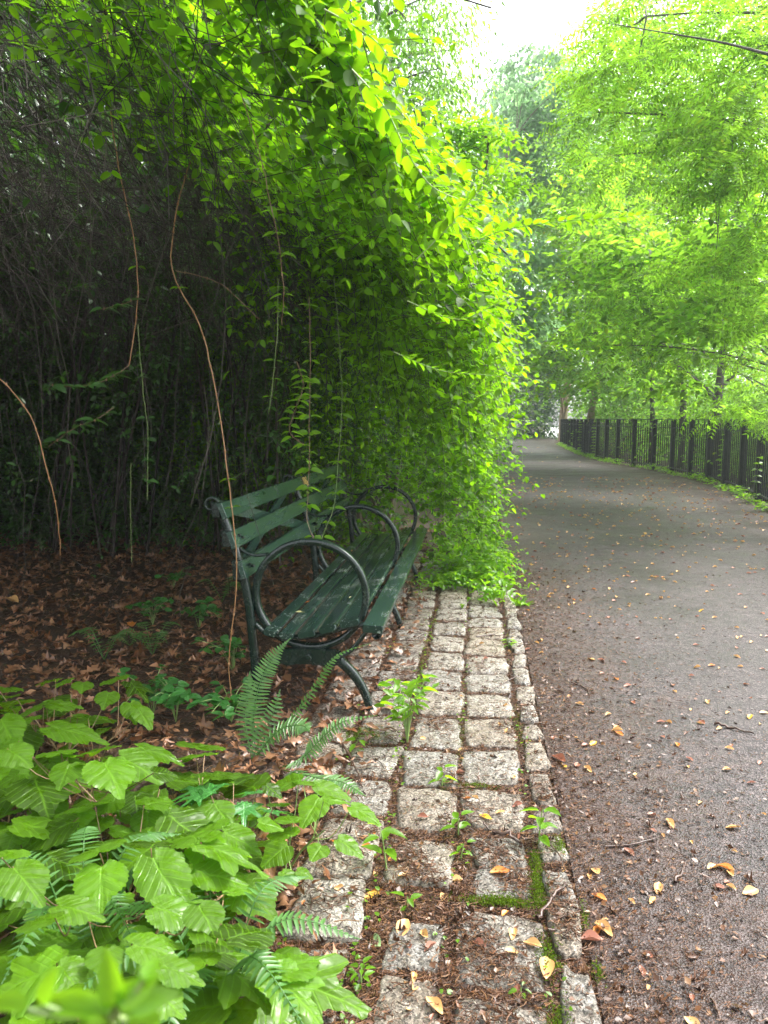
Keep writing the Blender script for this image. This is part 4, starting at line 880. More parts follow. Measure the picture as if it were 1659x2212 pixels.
# ------------------------------------------------------------------ trees
def tree(name, label, trunk, r0, blobs, nclump, per, leafL, mat, tmpl=LEAF, bark='bark', flat=.28, asp=.6, group=None, limbs=14, clr=.85, droop=-.25, r1=.35, extra=None):
    """trunk: list of points; blobs: (centre, (rx,ry,rz), share)"""
    P = smooth_path(trunk, 26); e = empty(name, tuple(P[0]), label, 'tree', group)
    a = Acc(); rad = np.interp(np.linspace(0, 1, 26), [0, .06, 1], [r0 * 1.35, r0, r0 * r1])
    a.add(*tubes(P, rad * (1 + rng.normal(0, .03, 26)), 12))
    fo = Acc(); cs = []
    tot = sum(b[2] for b in blobs)
    for (c, rr, sh) in blobs:
        k = max(2, int(nclump * sh / tot)); d = rdir(k); rad_ = rng.uniform(.25, 1, k) ** .45
        cc = np.array(c) + d * np.array(rr) * rad_[:, None]; cs.append(cc)
    cc = np.concatenate(cs); nC = len(cc); csz = clr * rng.uniform(.6, 1.4, nC)
    # leaf clumps: flattened sprays with gaps between them
    m = per; ang = rng.uniform(0, 2 * np.pi, (nC, m)); rr_ = np.sqrt(rng.uniform(0, 1, (nC, m))) * csz[:, None]
    tiltx = rng.normal(0, .22, (nC, 1)); tilty = rng.normal(0, .22, (nC, 1))
    dx, dy = rr_ * np.cos(ang), rr_ * np.sin(ang); dz = rng.normal(0, flat * .35, (nC, m)) * csz[:, None] + dx * tiltx + dy * tilty - .3 * rr_ ** 2 / csz[:, None]
    LP = cc[:, None] + np.stack([dx, dy, dz], -1)
    LD = norm(np.stack([np.cos(ang), np.sin(ang), np.full_like(ang, droop)], -1) + rng.normal(0, .45, (nC, m, 3)))
    LN = np.array([0, 0, 1.]) + rng.normal(0, .4, (nC, m, 3)); Lz = leafL * rng.uniform(.6, 1.25, nC * m)
    fo.add(*leaves(LP.reshape(-1, 3), LD.reshape(-1, 3), LN.reshape(-1, 3), Lz, Lz * asp, tmpl))
    fo.make('crown', mat, e)
    # limbs to a share of the clumps
    sel = rng.choice(nC, min(nC, limbs * 4), replace=False)
    big = sel[:limbs]; lp = []
    for i in big:
        c = cc[i]; j = int(np.clip(np.argmin(np.abs(P[:, 2] - (c[2] - .35 * np.linalg.norm(c[:2] - P[-1][:2])))), 3, 25)); s0 = P[j]
        mid = (s0 + c) / 2 + np.array([0, 0, .12 * np.linalg.norm(c - s0)]) + rng.normal(0, .12, 3)
        t = np.linspace(0, 1, 10)[:, None]; Q = (1 - t) ** 2 * s0 + 2 * t * (1 - t) * mid + t * t * c; lp.append(Q)
        a.add(*tubes(Q, np.linspace(min(rad[j] * .4, r0 * .28), r0 * .03 + .003, 10), 6))
    if lp:
        lpA = np.array(lp)
        for i in sel[limbs:]:
            c = cc[i]; dd = np.linalg.norm(lpA[:, 3:] - c, axis=-1); q = np.unravel_index(np.argmin(dd), dd.shape); s0 = lpA[q[0], q[1] + 3]
            t = np.linspace(0, 1, 6)[:, None]; mid = (s0 + c) / 2 + rng.normal(0, .1, 3); a.add(*tubes((1 - t) ** 2 * s0 + 2 * t * (1 - t) * mid + t * t * c, np.linspace(r0 * .05 + .003, .003, 6), 4))
    if extra:
        for (pts, ra, rb) in extra: a.add(*tubes(smooth_path(pts, 14) , np.linspace(ra, rb, 14), 8))
    a.make('trunk', M_[bark], e)
    return e
def B(px, py, Y, rx, rz, ry=None, sh=1.0):
    k = Y / FPX; return (tuple(spot(px, py, Y)), (rx * k, (ry if ry else rx * k * 1.0), rz * k), sh * rx * rz)
# right side, near overhanging locust (trunk out of frame)
tree('locust_tree', 'feathery bright locust tree leaning in from the upper right corner', [(7.4, 8.6, 0), (7.2, 8.7, 2), (6.8, 8.8, 4), (6.6, 8.9, 6.5), (6.4, 9, 9)], .16,
     [B(1500, 90, 9.5, 200, 110), B(1450, 300, 9.8, 190, 80), B(1620, 400, 9.2, 110, 140), B(1600, 620, 9.4, 110, 90), B(1640, 200, 8.6, 100, 160), B(1370, 60, 10, 90, 70), B(1620, 850, 10, 90, 70)], 80, 34, .34, M_['locust_leaf'], FROND, 'dark_bark', .2, .8, limbs=9, clr=.5,
     extra=[([S(1670, 120, 7.2), S(1560, 92, 7.6), S(1420, 68, 8.2), S(1300, 48, 9)], .013, .003), ([S(1665, 250, 9.6), S(1560, 290, 9.8), S(1400, 350, 10)], .010, .003)])
tree('locust_tree', 'spreading locust whose low sprays droop above the fence posts at right', [(6.9, 13.2, 0), (6.8, 13.2, 2), (6.6, 13.4, 4), (6.3, 13.5, 6.4)], .12,
     [B(1500, 620, 12.5, 170, 60), B(1580, 720, 12, 120, 50), B(1400, 760, 13, 110, 30), B(1420, 500, 13.5, 140, 80), B(1600, 560, 12, 110, 90)], 44, 32, .36, M_['locust_leaf'], FROND, 'dark_bark', .15, .8, limbs=14, clr=.7)
tree('ivy_clad_tree', 'dark ivy-covered forked trunk behind the right end of the fence', [S(1549, 915, 18)[:2] + (0,), S(1549, 900, 18), S(1555, 820, 18), S(1568, 720, 18), S(1585, 560, 18), S(1600, 300, 18)], .11,
     [B(1520, 600, 18, 190, 120), B(1600, 300, 19, 160, 160), B(1420, 450, 19, 150, 100), B(1500, 180, 20, 190, 150), B(1640, 560, 18, 100, 150)], 250, 90, .11, M_['maple_leaf'], LEAF, 'dark_bark', .3, limbs=16, clr=.75,
     extra=[([S(1551, 870, 18), S(1520, 835, 17.8), S(1490, 810, 17.5), S(1450, 780, 17.2)], .06, .02), ([S(1556, 840, 18), S(1590, 800, 18), S(1610, 740, 18)], .05, .02)])
tree('woodland_tree', 'thin dark straight-trunked tree standing behind the middle fence posts', [S(1409, 905, 23)[:2] + (0,), S(1409, 905, 23), S(1408, 800, 23), S(1406, 640, 23), S(1402, 500, 23), S(1395, 350, 23)], .08,
     [B(1380, 420, 23, 170, 110), B(1300, 560, 23, 120, 80), B(1450, 650, 22, 130, 80), B(1320, 720, 22, 120, 50), B(1350, 280, 25, 150, 120)], 240, 80, .12, M_['maple_leaf'], LEAF, 'dark_bark', .25, limbs=22, clr=.85)
tree('woodland_tree', 'taller thin tree right of the straight-trunked one, with yellowish top', [S(1475, 905, 21)[:2] + (0,), S(1475, 905, 21), S(1478, 760, 21), S(1470, 640, 21), S(1482, 480, 21), S(1490, 200, 21)], .09,
     [B(1480, 350, 22, 170, 150), B(1560, 480, 21, 130, 110), B(1440, 760, 21, 120, 60), B(1560, 780, 20, 110, 60), B(1450, 120, 24, 200, 150)], 230, 80, .12, M_['maple_leaf'], LEAF, 'dark_bark', .25, limbs=18, clr=.8)
tree('tan_trunk_tree', 'slender tree with leaning tan trunk above the far end of the fence', [S(1217, 915, 46)[:2] + (0,), S(1217, 900, 46), S(1222, 850, 46), S(1230, 800, 46), S(1225, 700, 46), S(1218, 620, 46), S(1205, 520, 46), S(1190, 400, 46)], .24,
     [B(1200, 480, 33, 120, 110), B(1260, 640, 32, 110, 70), B(1180, 760, 31, 80, 50), B(1300, 400, 34, 110, 90), B(1260, 800, 31, 110, 60)], 230, 75, .17, M_['maple_leaf'], LEAF, 'tan_bark', .25, limbs=16, clr=1.1)
tree('tan_trunk_tree', 'tan trunk with an S-bend, second from the far end of the fence', [S(1277, 915, 31)[:2] + (0,), S(1276, 905, 31), S(1284, 850, 31), S(1296, 800, 31), S(1294, 700, 31), S(1304, 620, 31), S(1310, 450, 31)], .16,
     [B(1310, 480, 31, 130, 110), B(1350, 640, 30, 110, 80), B(1240, 700, 30, 90, 50), B(1350, 820, 29, 110, 50), B(1280, 330, 33, 100, 90)], 230, 75, .16, M_['maple_leaf'], LEAF, 'tan_bark', .25, limbs=16, clr=1.05)
tree('blue_green_locust', 'pale bluish-green locust tree at mid distance beside the shrub outline', [(-.9, 27, 0), (-.8, 27, 4), (-.2, 27.5, 7.5), (1.2, 28, 11)], .16,
     [B(1120, 570, 24, 65, 45), B(1110, 660, 24, 65, 55), B(1150, 260, 30, 80, 80), B(1230, 210, 30, 80, 60), B(1180, 350, 30, 100, 50)], 120, 60, .22, M_['blue_leaf'], LEAF, 'bark', .3, .7, limbs=12, clr=.9, droop=-.7)
tree('tall_misty_tree', 'pale hazy tree whose top stands against the open sky gap', [(-.5, 43, 0), (-.3, 43, 5), (.6, 42, 11), (1.6, 41, 17)], .22,
     [B(1060, 320, 40, 60, 90), B(1120, 200, 42, 70, 80), B(1080, 480, 38, 80, 70), B(1200, 160, 42, 50, 50), B(1150, 420, 42, 70, 80)], 150, 60, .26, M_['blue_leaf'], LEAF, 'bark', .6, limbs=14, clr=1.0, droop=-.9)
tree('tall_left_tree', 'tall drooping dull-green tree rising behind the shrub at top centre', [(-3.2, 17, 0), (-3.1, 17, 4), (-3.0, 17, 8), (-3.0, 17, 12)], .25,
     [B(930, 100, 17, 75, 130), B(850, 200, 17, 120, 160), B(985, 40, 18, 35, 90), B(960, 260, 16, 45, 90), B(700, 100, 18, 200, 200)], 210, 70, .12, M_['maple_leaf'], LEAF, 'bark', .7, .35, limbs=18, clr=.75, droop=-1.2)
tree('yellow_green_sapling', 'yellow-green sapling top peeking over the shrub outline', [(-.3, 10.5, 0), (-.2, 10.5, 2), (0, 10.5, 3.8), (.1, 10.4, 4.9)], .04,
     [B(1040, 330, 10.5, 75, 60), B(1080, 410, 10, 60, 40), B(980, 270, 10.5, 60, 60)], 42, 60, .085, M_['lime_leaf'], LEAF, 'bark', .3, .5, limbs=8, clr=.3)
tree('broad_tree', 'big tree whose low crown closes over the shrub at the upper left', [(-5.5, 7.5, 0), (-5.4, 7.5, 2.5), (-5.2, 7.4, 5), (-5, 7.3, 8)], .2, [((-4.2, 5.5, 6.2), (2.1, 3.2, 1.1), 3), ((-6.5, 6, 6), (2.5, 4.5, 1.5), 2.8), ((-4.2, 8, 4.6), (2.4, 2, 1.5), 2)], 300, 120, .17, M_['maple_leaf'], LEAF, 'bark', .3, limbs=14, clr=.75)
tree('broad_leaved_tree', 'young tree with larger single leaves hanging over the fence left of the near locust', [(6.0, 15.5, 0), (5.9, 15.4, 2), (5.6, 15.2, 4), (5.3, 15, 6.2)], .06,
     [B(1290, 620, 13.5, 90, 50), B(1240, 720, 14, 80, 35), B(1340, 520, 13, 100, 60), B(1300, 400, 14, 80, 60), B(1400, 700, 13, 90, 40), B(1560, 690, 11, 90, 60), B(1480, 560, 12, 120, 60), B(1420, 830, 13, 110, 25), B(1600, 480, 10.5, 80, 90)], 120, 48, .13, M_['locust_leaf'], ROUND, 'dark_bark', .22, .55, limbs=14, clr=.6)
# background wood that reads as one mass
acc = Acc()
def woodmass(n, xa, xb, ya, yb, za, zb_, L, hole=None):
    X = rng.uniform(xa, xb, n); Y = rng.uniform(ya, yb, n); cz = rng.uniform(0, 1, n)
    hgt = zb_ * (.75 + .25 * np.sin(X * .35 + 1) * np.cos(Y * .2 + X * .13)); Z = za + (hgt - za) * cz
    g = np.sin(X * 1.1 + Z * .7) * np.sin(Z * 1.3 + Y * .6) + rng.normal(0, .4, n); k = g > -.55
    if hole is not None: k &= ~hole(X, Y, Z)
    X, Y, Z = X[k], Y[k], Z[k]; n = len(X)
    acc.add(*leaves(np.stack([X, Y, Z], 1), norm(rdir(n, -.7, .2)), np.array([0, 0, 1.]) + rng.normal(0, .5, (n, 3)), L * rng.uniform(.6, 1.3, n), L * .6, KITE))
hole = lambda X, Y, Z: (X / Y > .0905) & (X / Y < .1035) & (Z < 2.4)
woodmass(52000, -8, 50, 52, 66, 0, 18, .42, hole)
woodmass(36000, 6, 26, 26, 50, 0, 10, .28)
woodmass(15000, 5.6, 14, 13, 26, 0, 2.0, .12)
woodmass(14000, -9, -2.5, 10, 30, 0, 7, .22)
woodmass(22000, -14, -7.2, -2, 12, 0, 7, .42)
woodmass(26000, -16, -2.2, 9.5, 16, 0, 7, .42)
woodmass(14000, -40, -10, 14, 50, 0, 11, .5)
woodmass(9000, -8.5, 1.5, 55, 62, 0, 13, .4)
tag(acc.make('woodland', M_['maple_leaf']), 'distant mass of light green woodland behind the fence and trees', 'woodland', kind='stuff')
# shrubs right behind the fence, and weeds along its foot
for i, (x0, x1, y0, y1, tp, lab) in enumerate([(5.6, 8.2, 11, 15, 1.5, 'bright low shrub behind the nearest fence panels'), (5.7, 8.5, 16, 20, 1.9, 'maple-leaved shrub rising over the fence rail'), (5.2, 8, 21, 27, 2.1, 'pale leafy undergrowth behind the middle of the fence'), (4.9, 8, 28, 37, 2.6, 'shrubs beneath the two tan trunks')]):
    thicket('undergrowth_shrub', lab, x0, x1, y0, y1, tp, 800, .1 + .01 * i, M_['maple_leaf'] if i else M_['lime_leaf'], 'shrubs behind the fence')
acc = Acc()
for s_ in np.arange(4.9, Lf, .05):
    p, t = fat(s_); dens = .5 + .5 * math.sin(s_ * 1.9) + .3 * math.sin(s_ * 5.3)
    if rng.uniform() > .35 + .5 * dens: continue
    k = 9; off = rng.normal(0, .11, (k, 3)) * [1, 1, 0]; base = p + np.array([-.10, 0, 0]) + off * .7; base[:, 2] = rng.uniform(.01, .17, k) * (.3 + dens * .6)
    acc.add(*leaves(base, norm(rdir(k, -.3, .4)), np.array([0, 0, 1.]) + rng.normal(0, .3, (k, 3)), .06 * rng.uniform(.6, 1.2, k), .038, LEAF))
tag(acc.make('weeds', M_['lime_leaf']), 'low bright weeds growing along the foot of the fence', 'weeds', kind='stuff')
def climb(s_, top, lab):
    p, t = fat(s_); vine([tuple(p + np.array([-.05, 0, 0])), tuple(p + np.array([-.07, .03, top * .5])), tuple(p + np.array([-.05, -.04, top]))], .004, lab, 'green_stem', .1, .1, .9, 'lime_leaf', 14, False)
for s_, tp, lab in ((9.2, 1.1, 'yellowish creeper climbing the nearer fence pickets'), (20.5, 1.2, 'creeper with round leaves on the far fence'), (24.0, 1.25, 'large-leaved creeper near the far end of the fence'), (6.2, .8, 'short creeper on the fence close to the right edge'), (27, .9, 'small creeper at the last fence panels')): climb(s_, tp, lab)
# ground cover: leafy fringe at the curtain foot, by the kerb
acc = Acc(); s2 = Acc()
n = 330; X = rng.uniform(-.4, .27, n); Y = rng.uniform(5.9, 10, n); P = np.stack([X, Y, rng.uniform(0, .05, n)], 1); D = norm(np.stack([rng.normal(.1, .5, n), rng.normal(-.3, .5, n), rng.uniform(.25, 1, n)], 1))
shoot_mesh(None, P, D, rng.uniform(.12, .38, n), 6, .05, None, acc=acc, sacc=s2, tmpl=LEAF, sag=.5)
n = 110; X = rng.uniform(-.2, .24, n); Y = rng.uniform(5.5, 7.2, n) + .5 * (X < .05); P = np.stack([X, Y, rng.uniform(0, .12, n)], 1); D = norm(np.stack([rng.normal(.1, .5, n), rng.normal(-.3, .5, n), rng.uniform(.3, 1.3, n)], 1))
shoot_mesh(None, P, D, rng.uniform(.15, .42, n), 6, .07, None, acc=acc, sacc=s2, tmpl=LEAF, sag=.6)
tag(acc.make('ground_cover', M_['lime_leaf']), 'bright low leafy growth spilling over the kerb where the setts vanish', 'ground cover', kind='stuff')
# tiny creeping weeds in joints
acc = Acc(); n = 430
cx_ = rng.choice([-.28, -.28, -.045, -.5, .2], n); x = cx_ + rng.normal(0, .018, n); y = 1.5 + 3.8 * rng.uniform(0, 1, n) ** 1.2; k = (np.sin(y * 4 + cx_ * 9) > -.1) | (cx_ == -.28); x, y = x[k], y[k]; n = len(x)
acc.add(*leaves(np.stack([x, y, surf_z(x, y) + rng.uniform(.004, .02, n)], 1), norm(rdir(n, -.1, .5)), np.array([0, 0, 1.]) + rng.normal(0, .3, (n, 3)), rng.uniform(.008, .018, n), rng.uniform(.007, .014, n), ROUND))
tag(acc.make('joint_weeds', M_['lime_leaf']), 'tiny lime-green creeping weeds in the joints between the setts', 'weeds', kind='stuff')

# ------------------------------------------------------------------ seedlings and small plants
def seedling(x, y, h, nl, L, label, mat='lime_leaf', lean=(0, 0), tmpl=LEAF, name='seedling', asp=.5):
    z = sz1(x, y); P = smooth_path([(x, y, z - .01), (x + lean[0] * .4, y + lean[1] * .4, z + h * .5), (x + lean[0], y + lean[1], z + h)], 10)
    e = empty(name, (x, y, z), label, 'seedling'); build('stem', tubes(P, np.linspace(.003, .0015, 10), 5)[0], [tubes(P, .002, 5)[1]], M_['green_stem'], e)
    a = Acc(); k = nl; t = np.linspace(.35, 1, k); B_ = np.stack([np.interp(t, np.linspace(0, 1, 10), P[:, i]) for i in range(3)], 1)
    an = np.arange(k) * 2.4 + rng.uniform(0, 6); d = np.stack([np.cos(an), np.sin(an), rng.uniform(-.25, .3, k)], 1); Lz = L * rng.uniform(.7, 1.15, k)
    a.add(*leaves(B_ + d * .01, d, np.array([0, 0, 1.]) + rng.normal(0, .2, (k, 3)), Lz, Lz * asp, tmpl)); a.make('foliage', M_[mat], e)
def at(x, y): g = ground(x, y); return g[0], g[1]
for (px, py, h, nl, L, lab, ln) in [(1163, 1822, .13, 9, .06, 'upright seedling growing on the kerb line, with a drooping top leaf', (.01, 0)), (990, 1800, .07, 6, .05, 'small seedling between two rows of setts left of the kerb', (0, 0)), (995, 1850, .055, 6, .035, 'lime seedling directly below the small one, in brown debris', (.01, 0)), (835, 1880, .13, 6, .065, 'seedling with one broad lime leaf left of the debris patch', (-.02, 0)), (955, 1700, .08, 6, .05, 'seedling with curled top leaf in the middle setts', (0, .01)), (780, 2120, .05, 10, .03, 'clump of tiny clover-like leaves near the bottom of the setts', (0, 0)), (1125, 2140, .02, 5, .022, 'tiny seedling on top of the biggest sett', (0, 0)), (1098, 1395, .05, 7, .045, 'leafy seedling by the kerb near the far setts', (0, 0)), (945, 1255, .1, 10, .05, 'seedling tuft near the far bench foot', (0, 0)), (905, 1290, .1, 8, .05, 'seedling beside the far bench leg', (.02, 0)), (760, 1620, .06, 6, .05, 'seedling in the mossy setts under the bench front foot', (.03, 0)), (880, 2010 - 60, .03, 4, .04, 'two-leaved lime sprout amid brown debris', (0, 0))]:
    x, y = at(px, py); seedling(x, y, h, nl, L, lab, lean=ln)
x, y = at(880, 1600)
e = empty('weed_plant', (x, y, 0), 'tall many-leaved lime weed growing from the setts in front of the bench leg', 'weed'); sA, lA = Acc(), Acc()
for i in range(9):
    a_ = i * .7 + .2; hh = rng.uniform(.16, .34); tip_ = np.array([x + .13 * math.cos(a_), y + .10 * math.sin(a_), hh]); P = smooth_path([(x, y, -.01), (x + .03 * math.cos(a_), y + .03 * math.sin(a_), hh * .6), tip_], 8); sA.add(*tubes(P, np.linspace(.003, .001, 8), 5))
    k = 6; Bp = P[[3, 4, 5, 6, 7, 7]]; an = rng.uniform(0, 6.28, k); d = np.stack([np.cos(an), np.sin(an), rng.uniform(-.4, .2, k)], 1); Lz = rng.uniform(.04, .085, k); lA.add(*leaves(Bp, d, np.array([0, 0, 1.]) + rng.normal(0, .3, (k, 3)), Lz, Lz * .5, LEAF))
sA.make('stem', M_['green_stem'], e); lA.make('foliage', M_['lime_leaf'], e)
# grass tuft by the kerb
x, y = at(1120, 1308); e = empty('grass_tuft', (x, y, 0), 'small tuft of grass growing out beside the kerb', 'grass'); n = 60; a = Acc()
a.add(*leaves(np.stack([x + rng.normal(0, .02, n), y + rng.normal(0, .02, n), np.zeros(n)], 1), norm(rdir(n, .15, .8)), rdir(n), rng.uniform(.05, .12, n), .004, KITE)); a.make('blades', M_['lime_leaf'], e)
# glossy small plants in the litter
for (px, py, h, lab) in [(545 - 40, 1455, .22, 'glossy dark-leaved sapling with the orange vine, left of the bench foot'), (375, 1270, .15, 'glossy ivy-like plant in the litter behind the bench end'), (330, 1350, .18, 'cluster of glossy leaves in the litter, left middle'), (430, 1360, .2, 'shiny spreading plant in the litter below the bench end'), (500, 1560, .16, 'shiny dark seedling left of the fern'), (380, 1560, .2, 'shiny ivy clump behind the big-leaved plants'), (330, 1545, .2, 'second ivy clump further left behind the big leaves'), (90, 1190, .25, 'dim ivy plant in the shade at the left'), (190, 1160, .2, 'dim small plant deep in the shade')]:
    x, y = at(px, py); e = empty('ground_ivy', (x, y, 0), lab, 'plant'); sA, lA = Acc(), Acc()
    for i in range(8):
        a_ = rng.uniform(0, 6.28); r_ = rng.uniform(.05, .2); P = smooth_path([(x, y, 0), (x + r_ * .4 * math.cos(a_), y + r_ * .4 * math.sin(a_), h * .7), (x + r_ * math.cos(a_), y + r_ * math.sin(a_), h * rng.uniform(.4, 1))], 7); sA.add(*tubes(P, .0018, 4))
        k = 6; Bp = P[[2, 3, 4, 5, 6, 6]]; an = rng.uniform(0, 6.28, k); d = np.stack([np.cos(an), np.sin(an), rng.uniform(-.4, .2, k)], 1); Lz = rng.uniform(.04, .07, k); lA.add(*leaves(Bp, d, np.array([0, 0, 1.]) + rng.normal(0, .3, (k, 3)), Lz, Lz * .7, ROUND))
    sA.make('stem', M_['green_stem'], e); lA.make('foliage', M_['dark_leaf'] if py < 1250 else M_['gloss_leaf'], e)

# ------------------------------------------------------------------ ferns
def fern(base, fronds, label, mat='fern', pin=.055):
    e = empty('fern', base, label, 'fern')
    for (pts, pl, npair, face) in fronds:
        P = smooth_path([base] + list(pts), 30); T = norm(np.gradient(P, axis=0)); a = Acc(); a.add(*tubes(P, np.linspace(.0022, .001, 30), 5))
        t = np.linspace(.16, .985, npair); idx = t * 29
        B_ = np.stack([np.interp(idx, np.arange(30), P[:, i]) for i in range(3)], 1); Tt = norm(np.stack([np.interp(idx, np.arange(30), T[:, i]) for i in range(3)], 1))
        Fv = norm(np.array(face, float)); S_ = norm(np.cross(Tt, Fv)); L_ = pl * np.clip(np.sin(np.pi * np.clip(.12 + .9 * t, 0, 1)), .1, 1) ** .75 * np.where(t > .75, (1 - t) / .25 * .8 + .2, 1)
        for sg in (-1, 1):
            d = norm(S_ * sg + Tt * .28 + rng.normal(0, .06, Tt.shape) - np.array([0, 0, .12])); a.add(*leaves(B_, d, np.broadcast_to(Fv, d.shape) + rng.normal(0, .12, d.shape), L_, .010 + .0 * L_, FPIN))
        a.make('frond', M_[mat], e)
FPIN = ovate([(.5, .1), (.42, .45), (.25, .8)], [.3, .6, .85], .05, .1)
Yb = 2.85; fb = tuple(ground(545, 1645)[:2]) + (0,)
fern(fb, [([S(548, 1560, 2.85), S(560, 1480, 2.87), S(590, 1420, 2.9), S(628, 1378, 2.95)], .052, 34, (.1, -1, .25)),
          ([S(560, 1600, 2.83), S(590, 1540, 2.85), S(605, 1490, 2.88)], .05, 18, (.2, -1, .3)),
          ([S(590, 1590, 2.85), S(640, 1540, 2.9), S(690, 1470, 2.95), S(730, 1415, 3.0), S(800, 1390, 3.05)], .045, 40, (-.5, -.3, 1)),
          ([S(600, 1580, 2.8), S(650, 1567, 2.78), S(668, 1580, 2.75)], .055, 20, (.0, -.6, 1)),
          ([S(530, 1560, 2.9), S(535, 1500, 2.95), S(540, 1450, 3.0)], .05, 22, (0, -1, .3)),
          ], 'bright fern with upright frond and arching fronds in front of the bench')
fb2 = tuple(ground(600, 1660)[:2]) + (0,)
fern(fb2, [([S(650, 1640, 2.65), S(690, 1600, 2.65), S(740, 1560, 2.65), S(815, 1545, 2.66)], .045, 30, (.1, -.4, 1)), ([S(680, 1680, 2.5), S(740, 1690, 2.45), S(790, 1720, 2.4)], .05, 26, (0, -.2, 1))], 'low fern with fronds sprawling over the setts')
for (px, py, lab) in [(225, 1425, 'dark fern in the litter behind the big leaves'), (480, 1300, 'small fern in the litter behind the orange vine'), (330, 1415, 'small fern left of the glossy plants')]:
    g = ground(px, py); b0 = (g[0], g[1], 0); fr = []
    for i in range(5):
        a_ = rng.uniform(0, 6.28); r_ = .22; fr.append(([(g[0] + r_ * .5 * math.cos(a_), g[1] + r_ * .5 * math.sin(a_), .16), (g[0] + r_ * math.cos(a_), g[1] + r_ * math.sin(a_), .12)], .05, 18, (0, 0, 1)))
    fern(b0, fr, lab, 'fern')
# ferns half buried in the foreground leaves
for (px, py, lab) in [(180, 2020, 'fern with glossy arching fronds under the foreground leaves, left'), (470, 2150, 'fern with narrow fronds under the foreground leaves, bottom')]:
    g = ground(px, py, .15); b0 = (g[0], g[1], 0); fr = []
    for i in range(7):
        a_ = i * .9 + .2; r_ = .3; fr.append(([(g[0] + r_ * .4 * math.cos(a_), g[1] + r_ * .4 * math.sin(a_), .30), (g[0] + r_ * math.cos(a_), g[1] + r_ * math.sin(a_), .26)], .045, 26, (0, 0, 1)))
    fern(b0, fr, lab, 'fern')

# ------------------------------------------------------------------ broad-leaved foreground plants
def outline_leaf(kind, seed):
    """serrated leaf as a fan of rings: returns verts (across, along, up), tris, uv"""
    r = np.random.default_rng(seed); NA = 84
    th = np.linspace(-np.pi, np.pi, NA, endpoint=False)   # 0 = tip direction
    if kind == 'heart':
        rad = .50 * (1 + .10 * np.cos(th)) ; rad = rad * (1 - .42 * np.exp(-((np.abs(th) - np.pi) / .22) ** 2)) + .24 * np.exp(-(th / .20) ** 2); W = 1.0
    elif kind == 'ovate':
        rad = .42 * (1 + .1 * np.cos(th)) + .24 * np.exp(-(th / .32) ** 2) ; rad = rad * (1 - .25 * np.exp(-((np.abs(th) - np.pi) / .25) ** 2)); W = .82
    elif kind == 'lobed':
        rad = .36 + .34 * np.exp(-(th / .30) ** 2) + .28 * (np.exp(-((th - 1.05) / .27) ** 2) + np.exp(-((th + 1.05) / .27) ** 2)) + .10 * (np.exp(-((np.abs(th) - 2.2) / .35) ** 2)); rad = rad * (1 - .45 * np.exp(-((np.abs(th) - np.pi) / .22) ** 2)); W = 1.0
    else:
        rad = .26 + .40 * np.exp(-(th / .20) ** 2) + .36 * (np.exp(-((np.abs(th) - .95) / .19) ** 2)) + .25 * (np.exp(-((np.abs(th) - 1.85) / .20) ** 2)); rad = rad * (1 + .12 * np.cos(th * 13)); W = 1.0
    if kind != 'maple': rad = rad * (1 + .034 * (((np.arange(NA) % 3) - 1)))
    ox, oy = np.sin(th) * rad * W, np.cos(th) * rad
    y0 = oy.min() * .72; oy2 = oy - y0     # petiole joint near the notch
    cxm = 0; V = [(0, -y0, 0)]; F = []; rings = (.35, .7, 1.0)
    for q in rings:
        for i in range(NA): V.append((ox[i] * q, -y0 + oy[i] * q, 0))
    for i in range(NA): F.append((0, 1 + i, 1 + (i + 1) % NA))
    for k in range(2):
        for i in range(NA):
            a, b = 1 + k * NA + i, 1 + k * NA + (i + 1) % NA; c, d = a + NA, b + NA; F += [(a, c, d), (a, d, b)]
    V = np.array(V); F = np.array(F)[:, ::-1]
    ax = np.abs(V[:, 0]); V[:, 2] = .10 * ax ** 1.2 - .30 * V[:, 1] ** 2 * .6 - .35 * ax ** 2.2 + .018 * np.sin(V[:, 0] * 14 + seed) * np.sin(V[:, 1] * 11 + seed) + .012 * np.sin(22 * (V[:, 1] - ax * .8))
    uv = np.stack([V[:, 0] * .5 / .6 + .5, V[:, 1]], 1)
    V[:, 2] -= 0
    return V, F, uv
TL = {k: [outline_leaf(k, s) for s in range(3)] for k in ('heart', 'ovate', 'lobed', 'maple')}
def big_leaf(acc, base, tip, wid, kind, nrm=None):
    base = np.array(base, float); tip = np.array(tip, float); L = np.linalg.norm(tip - base); D = (tip - base) / L
    Nn = np.array([0, 0, 1.]) + rng.normal(0, .12, 3) if nrm is None else np.array(nrm, float); S_ = norm(np.cross(D, Nn)); U = np.cross(S_, D)
    V, F, uv = TL[kind][rng.integers(3)]; l = L / V[:, 1].max(); wd = wid / (V[:, 0].max() - V[:, 0].min())
    P = base + S_ * V[:, :1] * wd + D * V[:, 1:2] * l + U * V[:, 2:3] * l
    acc.add(P, [F], uv + rng.integers(0, 50) * 0)
